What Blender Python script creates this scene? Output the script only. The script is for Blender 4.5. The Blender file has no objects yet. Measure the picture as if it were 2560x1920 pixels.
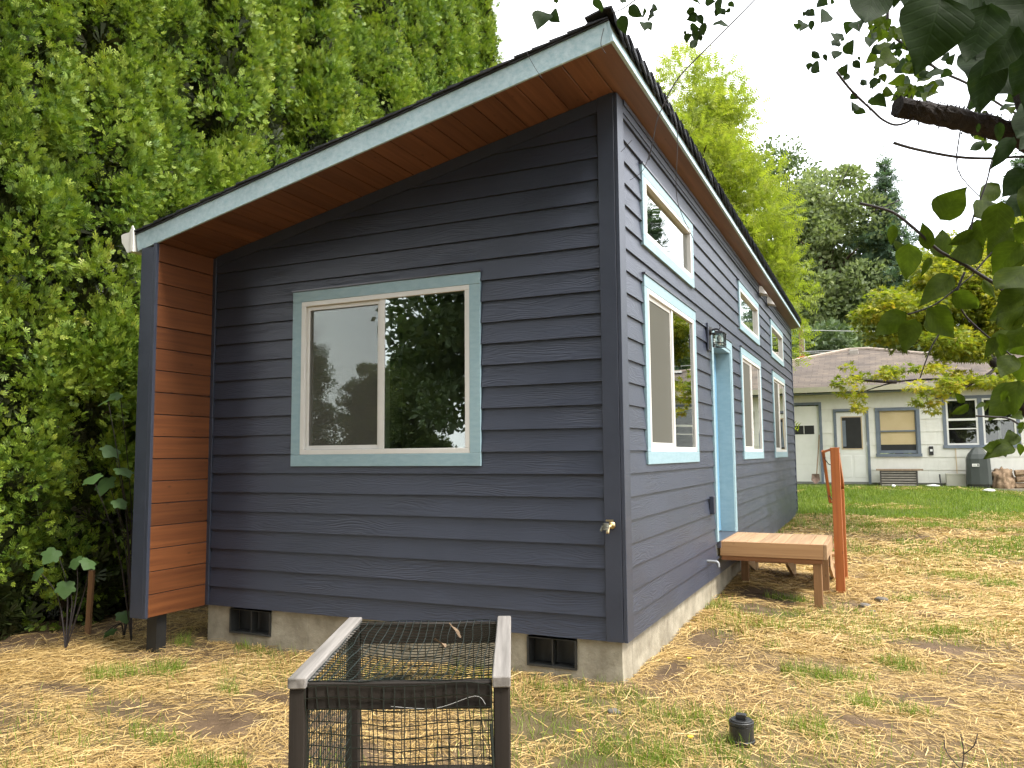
import bpy, bmesh, math, random
import numpy as np
from mathutils import Vector, Matrix, noise as mnoise

# ------------------------------------------------------------------ scene, camera, light
scene = bpy.context.scene
col = scene.collection
random.seed(11)
rng = np.random.default_rng(7)
R = math.radians

CAM = Vector((1.7942, -5.9179, 1.3937))
YAW, PITCH, ROLL = R(-24.548), R(5.056), R(-0.477)
FPX = 2010.0
fw = Vector((math.sin(YAW)*math.cos(PITCH), math.cos(YAW)*math.cos(PITCH), math.sin(PITCH)))
_r = Vector((math.cos(YAW), -math.sin(YAW), 0)); _u = _r.cross(fw)
rt = math.cos(ROLL)*_r + math.sin(ROLL)*_u
up = -math.sin(ROLL)*_r + math.cos(ROLL)*_u
cd = bpy.data.cameras.new('camera'); cam = bpy.data.objects.new('camera', cd); col.objects.link(cam)
m = Matrix((rt, up, -fw)).transposed().to_4x4(); m.translation = CAM
cam.matrix_world = m
cd.sensor_width = 36.0; cd.lens = FPX/2560*36; cd.clip_start = 0.05; cd.clip_end = 1500
scene.camera = cam
scene.render.resolution_x, scene.render.resolution_y = 1024, 768

SUN_EL, SUN_AZ = R(54), R(99)      # azimuth clockwise from +Y (north)
sd = Vector((math.sin(SUN_AZ)*math.cos(SUN_EL), math.cos(SUN_AZ)*math.cos(SUN_EL), math.sin(SUN_EL)))
world = bpy.data.worlds.new('World'); scene.world = world; world.use_nodes = True
wt = world.node_tree; wt.nodes.clear()
wo = wt.nodes.new('ShaderNodeOutputWorld'); bg = wt.nodes.new('ShaderNodeBackground')
sky = wt.nodes.new('ShaderNodeTexSky'); sky.sky_type = 'NISHITA'; sky.sun_disc = False
sky.sun_elevation = SUN_EL; sky.sun_rotation = SUN_AZ
cn = wt.nodes.new('ShaderNodeTexNoise'); cn.inputs['Scale'].default_value = 2.2; cn.inputs['Detail'].default_value = 6
cr = wt.nodes.new('ShaderNodeValToRGB')
cr.color_ramp.elements[0].position = 0.32; cr.color_ramp.elements[0].color = (0.66, 0.70, 0.76, 1)
cr.color_ramp.elements[1].position = 0.62; cr.color_ramp.elements[1].color = (1.0, 1.0, 1.0, 1)
tc = wt.nodes.new('ShaderNodeTexCoord')
cm = wt.nodes.new('ShaderNodeVectorMath'); cm.operation = 'SCALE'; cm.inputs['Scale'].default_value = 8.6
mx = wt.nodes.new('ShaderNodeMix'); mx.data_type = 'RGBA'; mx.inputs['Factor'].default_value = 0.9
wt.links.new(tc.outputs['Generated'], cn.inputs['Vector'])
wt.links.new(cn.outputs['Fac'], cr.inputs['Fac'])
wt.links.new(cr.outputs['Color'], cm.inputs[0])
wt.links.new(sky.outputs['Color'], mx.inputs['A'])
wt.links.new(cm.outputs['Vector'], mx.inputs['B'])
wt.links.new(mx.outputs['Result'], bg.inputs['Color'])
bg.inputs['Strength'].default_value = 0.10
wt.links.new(bg.outputs['Background'], wo.inputs['Surface'])

sl = bpy.data.lights.new('sun', 'SUN'); sl.energy = 1.5; sl.angle = R(14); sl.color = (1.0, 0.95, 0.87)
so = bpy.data.objects.new('sun', sl); col.objects.link(so)
so.rotation_euler = (-sd).to_track_quat('-Z', 'Y').to_euler(); so.location = (10, -10, 30)

vs = scene.view_settings
vs.view_transform = 'Standard'; vs.look = 'None'; vs.gamma = 1.0; vs.exposure = 2.15; vs.use_curve_mapping = False
cy = scene.cycles
cy.max_bounces = 6; cy.diffuse_bounces = 3; cy.glossy_bounces = 3; cy.transmission_bounces = 3; cy.transparent_max_bounces = 8
cy.use_adaptive_sampling = True; cy.adaptive_threshold = 0.02
cy.caustics_reflective = False; cy.caustics_refractive = False

# ------------------------------------------------------------------ helpers
def ray(x, y):
    return fw + rt*((x-1280)/FPX) - up*((y-960)/FPX)
def px(x, y, D):
    return CAM + ray(x, y)*D
def link(o, parent=None):
    col.objects.link(o)
    if parent is not None: o.parent = parent
    return o
def empty(name, loc=(0, 0, 0), rz=0.0, parent=None):
    o = bpy.data.objects.new(name, None); o.empty_display_size = 0.2
    o.location = loc; o.rotation_euler = (0, 0, rz)
    return link(o, parent)
def tag(o, label=None, cat=None, group=None, kind=None):
    if label: o['label'] = label
    if cat: o['category'] = cat
    if group: o['group'] = group
    if kind: o['kind'] = kind
    return o
def obj(name, bm, mat, parent=None, smooth=False, bevel=0):
    me = bpy.data.meshes.new(name)
    bmesh.ops.recalc_face_normals(bm, faces=bm.faces[:])
    bm.to_mesh(me); bm.free()
    if smooth:
        for p in me.polygons: p.use_smooth = True
    if mat is not None: me.materials.append(mat)
    o = bpy.data.objects.new(name, me)
    if bevel:
        b = o.modifiers.new('bevel', 'BEVEL'); b.width = bevel; b.segments = 1; b.limit_method = 'ANGLE'
    return link(o, parent)
def NB(): return bmesh.new()
def box(bm, x0, x1, y0, y1, z0, z1):
    v = [bm.verts.new(c) for c in ((x0,y0,z0),(x1,y0,z0),(x1,y1,z0),(x0,y1,z0),(x0,y0,z1),(x1,y0,z1),(x1,y1,z1),(x0,y1,z1))]
    for f in ((0,3,2,1),(4,5,6,7),(0,1,5,4),(1,2,6,5),(2,3,7,6),(3,0,4,7)):
        bm.faces.new([v[i] for i in f])
    return v
def bx(x0, x1, y0, y1, z0, z1):
    bm = NB(); box(bm, x0, x1, y0, y1, z0, z1); return bm
def prism(bm, poly, fo, fi):
    """poly (u,z) in a wall plane; fo, fi give local y of the outer and inner face."""
    a = [bm.verts.new((u, fo(z), z)) for u, z in poly]; b = [bm.verts.new((u, fi(z), z)) for u, z in poly]
    bm.faces.new(a); bm.faces.new(b[::-1]); n = len(poly)
    for i in range(n):
        j = (i+1) % n; bm.faces.new((a[i], b[i], b[j], a[j]))
def tube(bm, pts, rad, n=6, caps=True):
    pts = [Vector(p) for p in pts]
    if not hasattr(rad, '__len__'): rad = [rad]*len(pts)
    rings = []
    ref = Vector((0.31, 0.52, 0.79))
    for i, p in enumerate(pts):
        d = (pts[min(i+1, len(pts)-1)] - pts[max(i-1, 0)])
        d = d.normalized() if d.length > 1e-9 else Vector((0, 0, 1))
        a = d.cross(ref)
        if a.length < 1e-3: a = d.cross(Vector((1, 0, 0)))
        a.normalize(); b = d.cross(a); ref = b.cross(d) if False else ref
        rings.append([bm.verts.new(p + (a*math.cos(2*math.pi*k/n) + b*math.sin(2*math.pi*k/n))*rad[i]) for k in range(n)])
    for i in range(len(rings)-1):
        for k in range(n):
            bm.faces.new((rings[i][k], rings[i][(k+1) % n], rings[i+1][(k+1) % n], rings[i+1][k]))
    if caps:
        bm.faces.new(rings[0][::-1]); bm.faces.new(rings[-1])
def cyl(bm, c, r0, r1, h, n=24):
    a = [bm.verts.new((c[0]+r0*math.cos(2*math.pi*k/n), c[1]+r0*math.sin(2*math.pi*k/n), c[2])) for k in range(n)]
    b = [bm.verts.new((c[0]+r1*math.cos(2*math.pi*k/n), c[1]+r1*math.sin(2*math.pi*k/n), c[2]+h)) for k in range(n)]
    for k in range(n): bm.faces.new((a[k], a[(k+1) % n], b[(k+1) % n], b[k]))
    bm.faces.new(a[::-1]); bm.faces.new(b)
def smooth_path(pts, n=5):
    pts = [Vector(p) for p in pts]; out = []
    for i in range(len(pts)-1):
        p0 = pts[max(i-1, 0)]; p1 = pts[i]; p2 = pts[i+1]; p3 = pts[min(i+2, len(pts)-1)]
        for k in range(n):
            t = k/n
            out.append(0.5*((2*p1)+(p2-p0)*t+(2*p0-5*p1+4*p2-p3)*t*t+(3*p1-p0-3*p2+p3)*t**3))
    out.append(pts[-1]); return out
def np_mesh(name, V, F, mat, tint=None, smooth=False):
    """V (n,3), F (m,k) index array with constant k"""
    me = bpy.data.meshes.new(name)
    V = np.ascontiguousarray(V, dtype=np.float32); F = np.ascontiguousarray(F, dtype=np.int32)
    k = F.shape[1]
    me.vertices.add(len(V)); me.vertices.foreach_set('co', V.ravel())
    me.loops.add(F.size); me.loops.foreach_set('vertex_index', F.ravel())
    me.polygons.add(len(F)); me.polygons.foreach_set('loop_start', np.arange(0, F.size, k, dtype=np.int32))
    if smooth: me.polygons.foreach_set('use_smooth', np.ones(len(F), dtype=bool))
    if tint is not None:
        a = me.attributes.new('tint', 'FLOAT', 'POINT'); a.data.foreach_set('value', np.ascontiguousarray(tint, dtype=np.float32))
    me.update(calc_edges=True); me.validate()
    if mat is not None: me.materials.append(mat)
    return me
def unit(a):
    return a/np.maximum(np.linalg.norm(a, axis=1, keepdims=True), 1e-9)
def scatter(T, TF, P, D, N, S):
    """instance template T (k,3: across, along, normal) at P with axis D and approx normal N."""
    D = unit(D); X = unit(np.cross(D, N)); Z = np.cross(X, D)
    S = np.asarray(S).reshape(-1, 1, 1)
    V = P[:, None, :] + S*(T[None, :, 0:1]*X[:, None, :] + T[None, :, 1:2]*D[:, None, :] + T[None, :, 2:3]*Z[:, None, :])
    k = len(T)
    F = TF[None, :, :] + (np.arange(len(P))*k)[:, None, None]
    return V.reshape(-1, 3), F.reshape(-1, TF.shape[1])

# ------------------------------------------------------------------ materials
def nmat(name):
    ma = bpy.data.materials.new(name); ma.use_nodes = True
    nt = ma.node_tree; b = nt.nodes['Principled BSDF']; return ma, nt, b
def nd(nt, t, **kw):
    n = nt.nodes.new(t)
    for k, v in kw.items():
        if k in n.inputs: n.inputs[k].default_value = v
        else: setattr(n, k, v)
    return n
def coords(nt, scale=(1, 1, 1), kind='Object', rand=True):
    tcn = nd(nt, 'ShaderNodeTexCoord'); mp = nd(nt, 'ShaderNodeMapping'); mp.inputs['Scale'].default_value = scale
    nt.links.new(tcn.outputs[kind], mp.inputs['Vector'])
    if rand:
        oi = nd(nt, 'ShaderNodeObjectInfo'); ml = nd(nt, 'ShaderNodeVectorMath', operation='SCALE')
        ml.inputs[0].default_value = (37.0, 53.0, 71.0); nt.links.new(oi.outputs['Random'], ml.inputs['Scale'])
        nt.links.new(ml.outputs['Vector'], mp.inputs['Location'])
    return mp
def ramp(nt, stops):
    r = nd(nt, 'ShaderNodeValToRGB'); e = r.color_ramp.elements
    while len(e) > 1: e.remove(e[-1])
    e[0].position = stops[0][0]; e[0].color = (*stops[0][1], 1)
    for p, c in stops[1:]:
        q = e.new(p); q.color = (*c, 1)
    return r
def mixc(nt, fac, a, b, mode='MIX'):
    mn = nd(nt, 'ShaderNodeMix', data_type='RGBA', blend_type=mode)
    for s, v in (('Factor', fac), ('A', a), ('B', b)):
        if hasattr(v, 'links') or hasattr(v, 'is_output'): nt.links.new(v, mn.inputs[s])
        elif isinstance(v, (int, float)): mn.inputs[s].default_value = v
        else: mn.inputs[s].default_value = (*v, 1)
    return mn.outputs['Result']
def surf(name, c1, c2, scale=6.0, rough=0.6, bump=0.0, bscale=None, detail=6, stretch=(1, 1, 1), spec=0.5, vary=0.12, metal=0.0):
    ma, nt, b = nmat(name)
    mp = coords(nt, stretch)
    n = nd(nt, 'ShaderNodeTexNoise', Scale=scale, Detail=detail, Roughness=0.6); nt.links.new(mp.outputs[0], n.inputs['Vector'])
    r = ramp(nt, [(0.3, c1), (0.7, c2)]); nt.links.new(n.outputs['Fac'], r.inputs['Fac'])
    oi = nd(nt, 'ShaderNodeObjectInfo'); mr = nd(nt, 'ShaderNodeMapRange')
    mr.inputs['To Min'].default_value = 1-vary; mr.inputs['To Max'].default_value = 1+vary
    nt.links.new(oi.outputs['Random'], mr.inputs['Value'])
    sc = nd(nt, 'ShaderNodeVectorMath', operation='SCALE'); nt.links.new(r.outputs['Color'], sc.inputs[0]); nt.links.new(mr.outputs['Result'], sc.inputs['Scale'])
    nt.links.new(sc.outputs['Vector'], b.inputs['Base Color'])
    b.inputs['Roughness'].default_value = rough; b.inputs['Specular IOR Level'].default_value = spec; b.inputs['Metallic'].default_value = metal
    if bump:
        n2 = nd(nt, 'ShaderNodeTexNoise', Scale=bscale or scale*4, Detail=8, Roughness=0.65); nt.links.new(mp.outputs[0], n2.inputs['Vector'])
        bp = nd(nt, 'ShaderNodeBump', Strength=bump, Distance=0.01); nt.links.new(n2.outputs['Fac'], bp.inputs['Height'])
        nt.links.new(bp.outputs['Normal'], b.inputs['Normal'])
    return ma
def siding_mat(name, c, rough=0.40, depth=0.0018):
    """painted fibre cement with pressed cedar grain, grain along local x"""
    ma, nt, b = nmat(name)
    mp = coords(nt, (1, 1, 1))
    d = nd(nt, 'ShaderNodeTexNoise', Scale=1.0, Detail=3); mpd = coords(nt, (1.1, 1, 7)); nt.links.new(mpd.outputs[0], d.inputs['Vector'])
    w = nd(nt, 'ShaderNodeTexWave', wave_type='BANDS', bands_direction='Z', Scale=13.0, Distortion=0.0, Detail=1.5)
    add = nd(nt, 'ShaderNodeVectorMath', operation='ADD'); ml = nd(nt, 'ShaderNodeVectorMath', operation='MULTIPLY'); ml.inputs[1].default_value = (0, 0, 0.33)
    nt.links.new(d.outputs['Color'], ml.inputs[0]); nt.links.new(mp.outputs[0], add.inputs[0]); nt.links.new(ml.outputs[0], add.inputs[1])
    nt.links.new(add.outputs[0], w.inputs['Vector'])
    f = nd(nt, 'ShaderNodeTexNoise', Scale=1.0, Detail=5, Roughness=0.7); mpf = coords(nt, (9, 1, 210)); nt.links.new(mpf.outputs[0], f.inputs['Vector'])
    p = nd(nt, 'ShaderNodeTexNoise', Scale=1.4, Detail=2); nt.links.new(mp.outputs[0], p.inputs['Vector'])
    pr_ = ramp(nt, [(0.35, (0.12,)*3), (0.65, (1,)*3)]); nt.links.new(p.outputs['Fac'], pr_.inputs['Fac'])
    h = nd(nt, 'ShaderNodeMath', operation='MULTIPLY'); nt.links.new(w.outputs['Fac'], h.inputs[0]); nt.links.new(pr_.outputs['Color'], h.inputs[1])
    h2 = nd(nt, 'ShaderNodeMath', operation='MULTIPLY_ADD'); nt.links.new(f.outputs['Fac'], h2.inputs[0]); h2.inputs[1].default_value = 0.55; nt.links.new(h.outputs[0], h2.inputs[2])
    bp = nd(nt, 'ShaderNodeBump', Strength=0.75, Distance=depth); nt.links.new(h2.outputs[0], bp.inputs['Height'])
    nt.links.new(bp.outputs['Normal'], b.inputs['Normal'])
    n = nd(nt, 'ShaderNodeTexNoise', Scale=2.2, Detail=5); nt.links.new(mp.outputs[0], n.inputs['Vector'])
    r = ramp(nt, [(0.25, tuple(x*0.88 for x in c)), (0.75, tuple(x*1.1 for x in c))]); nt.links.new(n.outputs['Fac'], r.inputs['Fac'])
    nt.links.new(r.outputs['Color'], b.inputs['Base Color'])
    rr = nd(nt, 'ShaderNodeMapRange'); rr.inputs['To Min'].default_value = rough-0.06; rr.inputs['To Max'].default_value = rough+0.1
    nt.links.new(n.outputs['Fac'], rr.inputs['Value']); nt.links.new(rr.outputs['Result'], b.inputs['Roughness'])
    b.inputs['Specular IOR Level'].default_value = 0.5
    return ma
def wood(name, c1, c2, axis='x', rough=0.5, bump=0.25, knots=True, vary=0.12, spec=0.4):
    """sawn wood with grain along the given local axis, with knots"""
    ma, nt, b = nmat(name)
    lo, hi = 0.9, 26.0
    sc = {'x': (lo, hi, hi), 'y': (hi, lo, hi), 'z': (hi, hi, lo)}[axis]
    mp = coords(nt, sc)
    kn_sc = {'x': (4.2, 9, 9), 'y': (9, 4.2, 9), 'z': (9, 9, 4.2)}[axis]
    mk = coords(nt, kn_sc)
    n = nd(nt, 'ShaderNodeTexNoise', Scale=1.0, Detail=7, Roughness=0.6, Distortion=0.35); nt.links.new(mp.outputs[0], n.inputs['Vector'])
    r = ramp(nt, [(0.28, c1), (0.72, c2)]); nt.links.new(n.outputs['Fac'], r.inputs['Fac'])
    colr = r.outputs['Color']
    if knots:
        v = nd(nt, 'ShaderNodeTexVoronoi', Scale=1.0); nt.links.new(mk.outputs[0], v.inputs['Vector'])
        kr = ramp(nt, [(0.0, (.8,)*3), (0.06, (0.5,)*3), (0.13, (0,)*3)]); nt.links.new(v.outputs['Distance'], kr.inputs['Fac'])
        kd = tuple(x*0.42 for x in c1)
        colr = mixc(nt, kr.outputs['Color'], colr, kd)
    oi = nd(nt, 'ShaderNodeObjectInfo'); mr = nd(nt, 'ShaderNodeMapRange'); mr.inputs['To Min'].default_value = 1-vary; mr.inputs['To Max'].default_value = 1+vary
    nt.links.new(oi.outputs['Random'], mr.inputs['Value'])
    s = nd(nt, 'ShaderNodeVectorMath', operation='SCALE'); nt.links.new(colr, s.inputs[0]); nt.links.new(mr.outputs['Result'], s.inputs['Scale'])
    nt.links.new(s.outputs['Vector'], b.inputs['Base Color'])
    b.inputs['Roughness'].default_value = rough; b.inputs['Specular IOR Level'].default_value = spec
    bp = nd(nt, 'ShaderNodeBump', Strength=bump, Distance=0.003); nt.links.new(n.outputs['Fac'], bp.inputs['Height']); nt.links.new(bp.outputs['Normal'], b.inputs['Normal'])
    return ma
def leaf_mat(name, stops, trans=0.35, rough=0.5, spec=0.3, tint=0.6):
    """foliage: colour by leaf (island) and by clump (tint attribute)"""
    ma, nt, b = nmat(name)
    ge = nd(nt, 'ShaderNodeNewGeometry'); at = nd(nt, 'ShaderNodeAttribute', attribute_name='tint')
    mm = nd(nt, 'ShaderNodeMix', data_type='FLOAT'); mm.inputs['Factor'].default_value = tint
    nt.links.new(ge.outputs['Random Per Island'], mm.inputs['A']); nt.links.new(at.outputs['Fac'], mm.inputs['B'])
    r = ramp(nt, stops); nt.links.new(mm.outputs['Result'], r.inputs['Fac'])
    nt.links.new(r.outputs['Color'], b.inputs['Base Color'])
    b.inputs['Roughness'].default_value = rough; b.inputs['Specular IOR Level'].default_value = spec
    tr = nd(nt, 'ShaderNodeBsdfTranslucent'); br = nd(nt, 'ShaderNodeVectorMath', operation='MULTIPLY'); br.inputs[1].default_value = (1.25, 1.35, 0.7)
    nt.links.new(r.outputs['Color'], br.inputs[0]); nt.links.new(br.outputs[0], tr.inputs['Color'])
    ms = nd(nt, 'ShaderNodeMixShader'); ms.inputs[0].default_value = trans
    nt.links.new(b.outputs[0], ms.inputs[1]); nt.links.new(tr.outputs[0], ms.inputs[2])
    nt.links.new(ms.outputs[0], nt.nodes['Material Output'].inputs['Surface'])
    return ma
def add_veins(ma):
    nt = ma.node_tree; b = nt.nodes['Principled BSDF']
    tcn = nd(nt, 'ShaderNodeTexCoord'); sx = nd(nt, 'ShaderNodeSeparateXYZ'); nt.links.new(tcn.outputs['Object'], sx.inputs[0])
    ab = nd(nt, 'ShaderNodeMath', operation='ABSOLUTE'); nt.links.new(sx.outputs['X'], ab.inputs[0])
    sl_ = nd(nt, 'ShaderNodeMath', operation='MULTIPLY_ADD'); nt.links.new(ab.outputs[0], sl_.inputs[0]); sl_.inputs[1].default_value = -0.9; nt.links.new(sx.outputs['Y'], sl_.inputs[2])
    m1 = nd(nt, 'ShaderNodeMath', operation='MULTIPLY'); nt.links.new(sl_.outputs[0], m1.inputs[0]); m1.inputs[1].default_value = 8.0
    fr = nd(nt, 'ShaderNodeMath', operation='PINGPONG'); nt.links.new(m1.outputs[0], fr.inputs[0]); fr.inputs[1].default_value = 0.5
    mn_ = nd(nt, 'ShaderNodeMath', operation='MULTIPLY'); nt.links.new(ab.outputs[0], mn_.inputs[0]); mn_.inputs[1].default_value = 9.0
    mi = nd(nt, 'ShaderNodeMath', operation='MINIMUM'); nt.links.new(fr.outputs[0], mi.inputs[0]); nt.links.new(mn_.outputs[0], mi.inputs[1])
    rp_ = ramp(nt, [(0.0, (0,)*3), (0.16, (1,)*3)]); nt.links.new(mi.outputs[0], rp_.inputs['Fac'])
    bp = nd(nt, 'ShaderNodeBump', Strength=0.10, Distance=0.010); nt.links.new(rp_.outputs['Color'], bp.inputs['Height']); nt.links.new(bp.outputs['Normal'], b.inputs['Normal'])
    nz = nd(nt, 'ShaderNodeTexNoise', Scale=5.0, Detail=5); nt.links.new(tcn.outputs['Object'], nz.inputs['Vector'])
    cr_ = [n for n in nt.nodes if n.type == 'VALTORGB'][0]
    bl = ramp(nt, [(0.35, (0.7, 0.75, 0.6)), (0.6, (1.0, 1.0, 1.0)), (0.75, (1.25, 1.15, 0.9))]); nt.links.new(nz.outputs['Fac'], bl.inputs['Fac'])
    c1 = mixc(nt, 1.0, cr_.outputs['Color'], bl.outputs['Color'], 'MULTIPLY')
    vc = nd(nt, 'ShaderNodeVectorMath', operation='SCALE'); nt.links.new(c1, vc.inputs[0]); vc.inputs['Scale'].default_value = 1.2
    c2 = mixc(nt, rp_.outputs['Color'], vc.outputs[0], c1)
    nt.links.new(c2, b.inputs['Base Color'])
    for n in nt.nodes:
        if n.type == 'VECT_MATH' and n.operation == 'MULTIPLY': nt.links.new(c2, n.inputs[0])
def glass_mat(name, tint=(0.8, 0.86, 0.82), ior=1.55, gain=1.7, base=0.07):
    ma = bpy.data.materials.new(name); ma.use_nodes = True; nt = ma.node_tree; nt.nodes.clear()
    o = nd(nt, 'ShaderNodeOutputMaterial'); t = nd(nt, 'ShaderNodeBsdfTransparent', Color=(*tint, 1)); g = nd(nt, 'ShaderNodeBsdfGlossy', Roughness=0.0, Color=(0.95, 0.97, 0.95, 1))
    fr = nd(nt, 'ShaderNodeFresnel', IOR=ior); mu = nd(nt, 'ShaderNodeMath', operation='MULTIPLY_ADD', use_clamp=True); mu.inputs[1].default_value = gain; mu.inputs[2].default_value = base
    nz = nd(nt, 'ShaderNodeTexNoise', Scale=1.3, Detail=1); tcn = nd(nt, 'ShaderNodeTexCoord'); nt.links.new(tcn.outputs['Object'], nz.inputs['Vector'])
    bp = nd(nt, 'ShaderNodeBump', Strength=0.06, Distance=0.05); nt.links.new(nz.outputs['Fac'], bp.inputs['Height']); nt.links.new(bp.outputs['Normal'], g.inputs['Normal'])
    ms = nd(nt, 'ShaderNodeMixShader'); nt.links.new(fr.outputs[0], mu.inputs[0]); nt.links.new(mu.outputs[0], ms.inputs[0])
    nt.links.new(t.outputs[0], ms.inputs[1]); nt.links.new(g.outputs[0], ms.inputs[2]); nt.links.new(ms.outputs[0], o.inputs['Surface'])
    return ma
def screen_mat(name):
    ma = bpy.data.materials.new(name); ma.use_nodes = True; nt = ma.node_tree; nt.nodes.clear()
    o = nd(nt, 'ShaderNodeOutputMaterial'); t = nd(nt, 'ShaderNodeBsdfTransparent'); d = nd(nt, 'ShaderNodeBsdfDiffuse', Color=(0.11, 0.108, 0.092, 1))
    lw = nd(nt, 'ShaderNodeLayerWeight', Blend=0.42); mu = nd(nt, 'ShaderNodeMapRange'); mu.inputs['From Max'].default_value = 0.75; mu.inputs['To Min'].default_value = 0.34; mu.inputs['To Max'].default_value = 0.9
    ms = nd(nt, 'ShaderNodeMixShader'); nt.links.new(lw.outputs['Facing'], mu.inputs['Value']); nt.links.new(mu.outputs[0], ms.inputs[0])
    nt.links.new(t.outputs[0], ms.inputs[1]); nt.links.new(d.outputs[0], ms.inputs[2]); nt.links.new(ms.outputs[0], o.inputs['Surface'])
    return ma

M = {}
M['siding'] = siding_mat('slate_blue_siding_paint', (0.0285, 0.0345, 0.054))
M['siding_trim'] = surf('slate_blue_trim_paint', (0.026, 0.0315, 0.049), (0.033, 0.0395, 0.059), 5, 0.42, 0.12, 60, vary=0.02, spec=0.5)
M['blue_trim'] = surf('pale_blue_trim_paint', (0.205, 0.315, 0.355), (0.255, 0.365, 0.405), 11, 0.45, 0.18, 45, stretch=(1, 1, 3), vary=0.03)
M['fascia'] = surf('mottled_pale_blue_fascia', (0.25, 0.37, 0.41), (0.40, 0.50, 0.53), 26, 0.5, 0.35, 30, vary=0.02)
M['door'] = surf('sky_blue_door_paint', (0.12, 0.27, 0.40), (0.14, 0.30, 0.43), 4, 0.4, vary=0.0)
M['vinyl'] = surf('white_vinyl', (0.54, 0.53, 0.50), (0.60, 0.59, 0.56), 3, 0.35, vary=0.02)
M['gutter'] = surf('white_gutter', (0.72, 0.71, 0.66), (0.80, 0.79, 0.74), 4, 0.4, vary=0.02)
M['cedar_x'] = wood('stained_cedar_x', (0.20, 0.052, 0.010), (0.36, 0.105, 0.022), 'x', 0.42)
M['cedar_y'] = wood('stained_cedar_y', (0.085, 0.034, 0.017), (0.165, 0.071, 0.037), 'y', 0.5, vary=0.2)
M['fir_x'] = wood('new_fir_x', (0.25, 0.135, 0.060), (0.37, 0.215, 0.10), 'x', 0.6)
M['fir_y'] = wood('new_fir_y', (0.27, 0.16, 0.082), (0.40, 0.255, 0.135), 'y', 0.6)
M['fir_z'] = wood('treated_fir_z', (0.15, 0.075, 0.03), (0.24, 0.125, 0.05), 'z', 0.6)
M['fir_dark'] = wood('treated_fir_dark', (0.16, 0.065, 0.022), (0.26, 0.11, 0.04), 'x', 0.6)
M['rail_z'] = wood('orange_stained_post', (0.25, 0.068, 0.016), (0.36, 0.115, 0.028), 'z', 0.5)
M['rail_y'] = wood('orange_stained_rail', (0.25, 0.070, 0.017), (0.36, 0.12, 0.03), 'y', 0.5)
M['concrete'] = surf('poured_concrete', (0.19, 0.165, 0.12), (0.36, 0.325, 0.25), 5.5, 0.9, 0.6, 26, vary=0.0, spec=0.2)
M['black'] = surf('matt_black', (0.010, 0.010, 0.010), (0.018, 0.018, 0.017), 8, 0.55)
M['blackmetal'] = surf('black_lantern_metal', (0.012, 0.012, 0.013), (0.02, 0.02, 0.021), 8, 0.4, spec=0.5)
M['vent'] = surf('black_vent_plastic', (0.012, 0.013, 0.012), (0.03, 0.03, 0.028), 9, 0.5)
M['shingle'] = surf('charcoal_shingle', (0.012, 0.013, 0.016), (0.042, 0.044, 0.05), 60, 0.85, 0.9, 180, vary=0.3, spec=0.25)
M['flash'] = surf('dark_flashing', (0.05, 0.05, 0.065), (0.06, 0.06, 0.075), 3, 0.3, vary=0)
M['pane'] = glass_mat('window_glass')
M['pane2'] = glass_mat('old_window_glass', (0.7, 0.72, 0.7), 1.5, 1.0, 0.02)
M['lamp_glass'] = glass_mat('seeded_lamp_glass', (0.93, 0.93, 0.9), 1.5, 1.2, 0.05)
M['screen'] = screen_mat('insect_screen')
M['room'] = surf('interior_plaster', (0.20, 0.20, 0.17), (0.23, 0.23, 0.20), 2, 0.9, vary=0)
M['roomfloor'] = surf('interior_floor', (0.10, 0.07, 0.05), (0.14, 0.10, 0.07), 3, 0.6, vary=0)
M['brass'] = surf('tarnished_brass', (0.40, 0.30, 0.16), (0.62, 0.50, 0.30), 40, 0.32, metal=1.0)
M['pvc'] = surf('grey_conduit', (0.20, 0.21, 0.22), (0.25, 0.26, 0.27), 5, 0.4)
M['weathered'] = wood('weathered_grey_wood', (0.10, 0.092, 0.082), (0.27, 0.25, 0.23), 'y', 0.85, 0.7, knots=False, spec=0.15)
M['darkpost'] = wood('dark_stained_post', (0.012, 0.010, 0.008), (0.032, 0.026, 0.021), 'z', 0.75, 0.5, knots=False, spec=0.2)
M['darkbar'] = wood('dark_stained_bar', (0.012, 0.010, 0.008), (0.036, 0.029, 0.023), 'x', 0.75, 0.6, knots=False, spec=0.2)
M['net'] = surf('dark_green_plastic_net', (0.008, 0.014, 0.011), (0.014, 0.022, 0.018), 5, 0.4)
M['abs'] = surf('black_drain_plastic', (0.010, 0.010, 0.010), (0.018, 0.018, 0.017), 14, 0.42, 0.2, 60)
M['bark'] = surf('brown_bark', (0.035, 0.022, 0.014), (0.11, 0.075, 0.05), 9, 0.9, 0.9, 30, stretch=(4, 4, 1), spec=0.15)
M['barkdark'] = surf('dark_rough_bark', (0.010, 0.008, 0.007), (0.032, 0.026, 0.024), 12, 0.85, 1.0, 40, spec=0.2)  # near-black brown bark with strong bump
M['twig'] = surf('dark_twig', (0.012, 0.009, 0.009), (0.03, 0.022, 0.022), 20, 0.7)
M['stake'] = wood('old_stake', (0.14, 0.07, 0.03), (0.24, 0.13, 0.06), 'z', 0.8)
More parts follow.
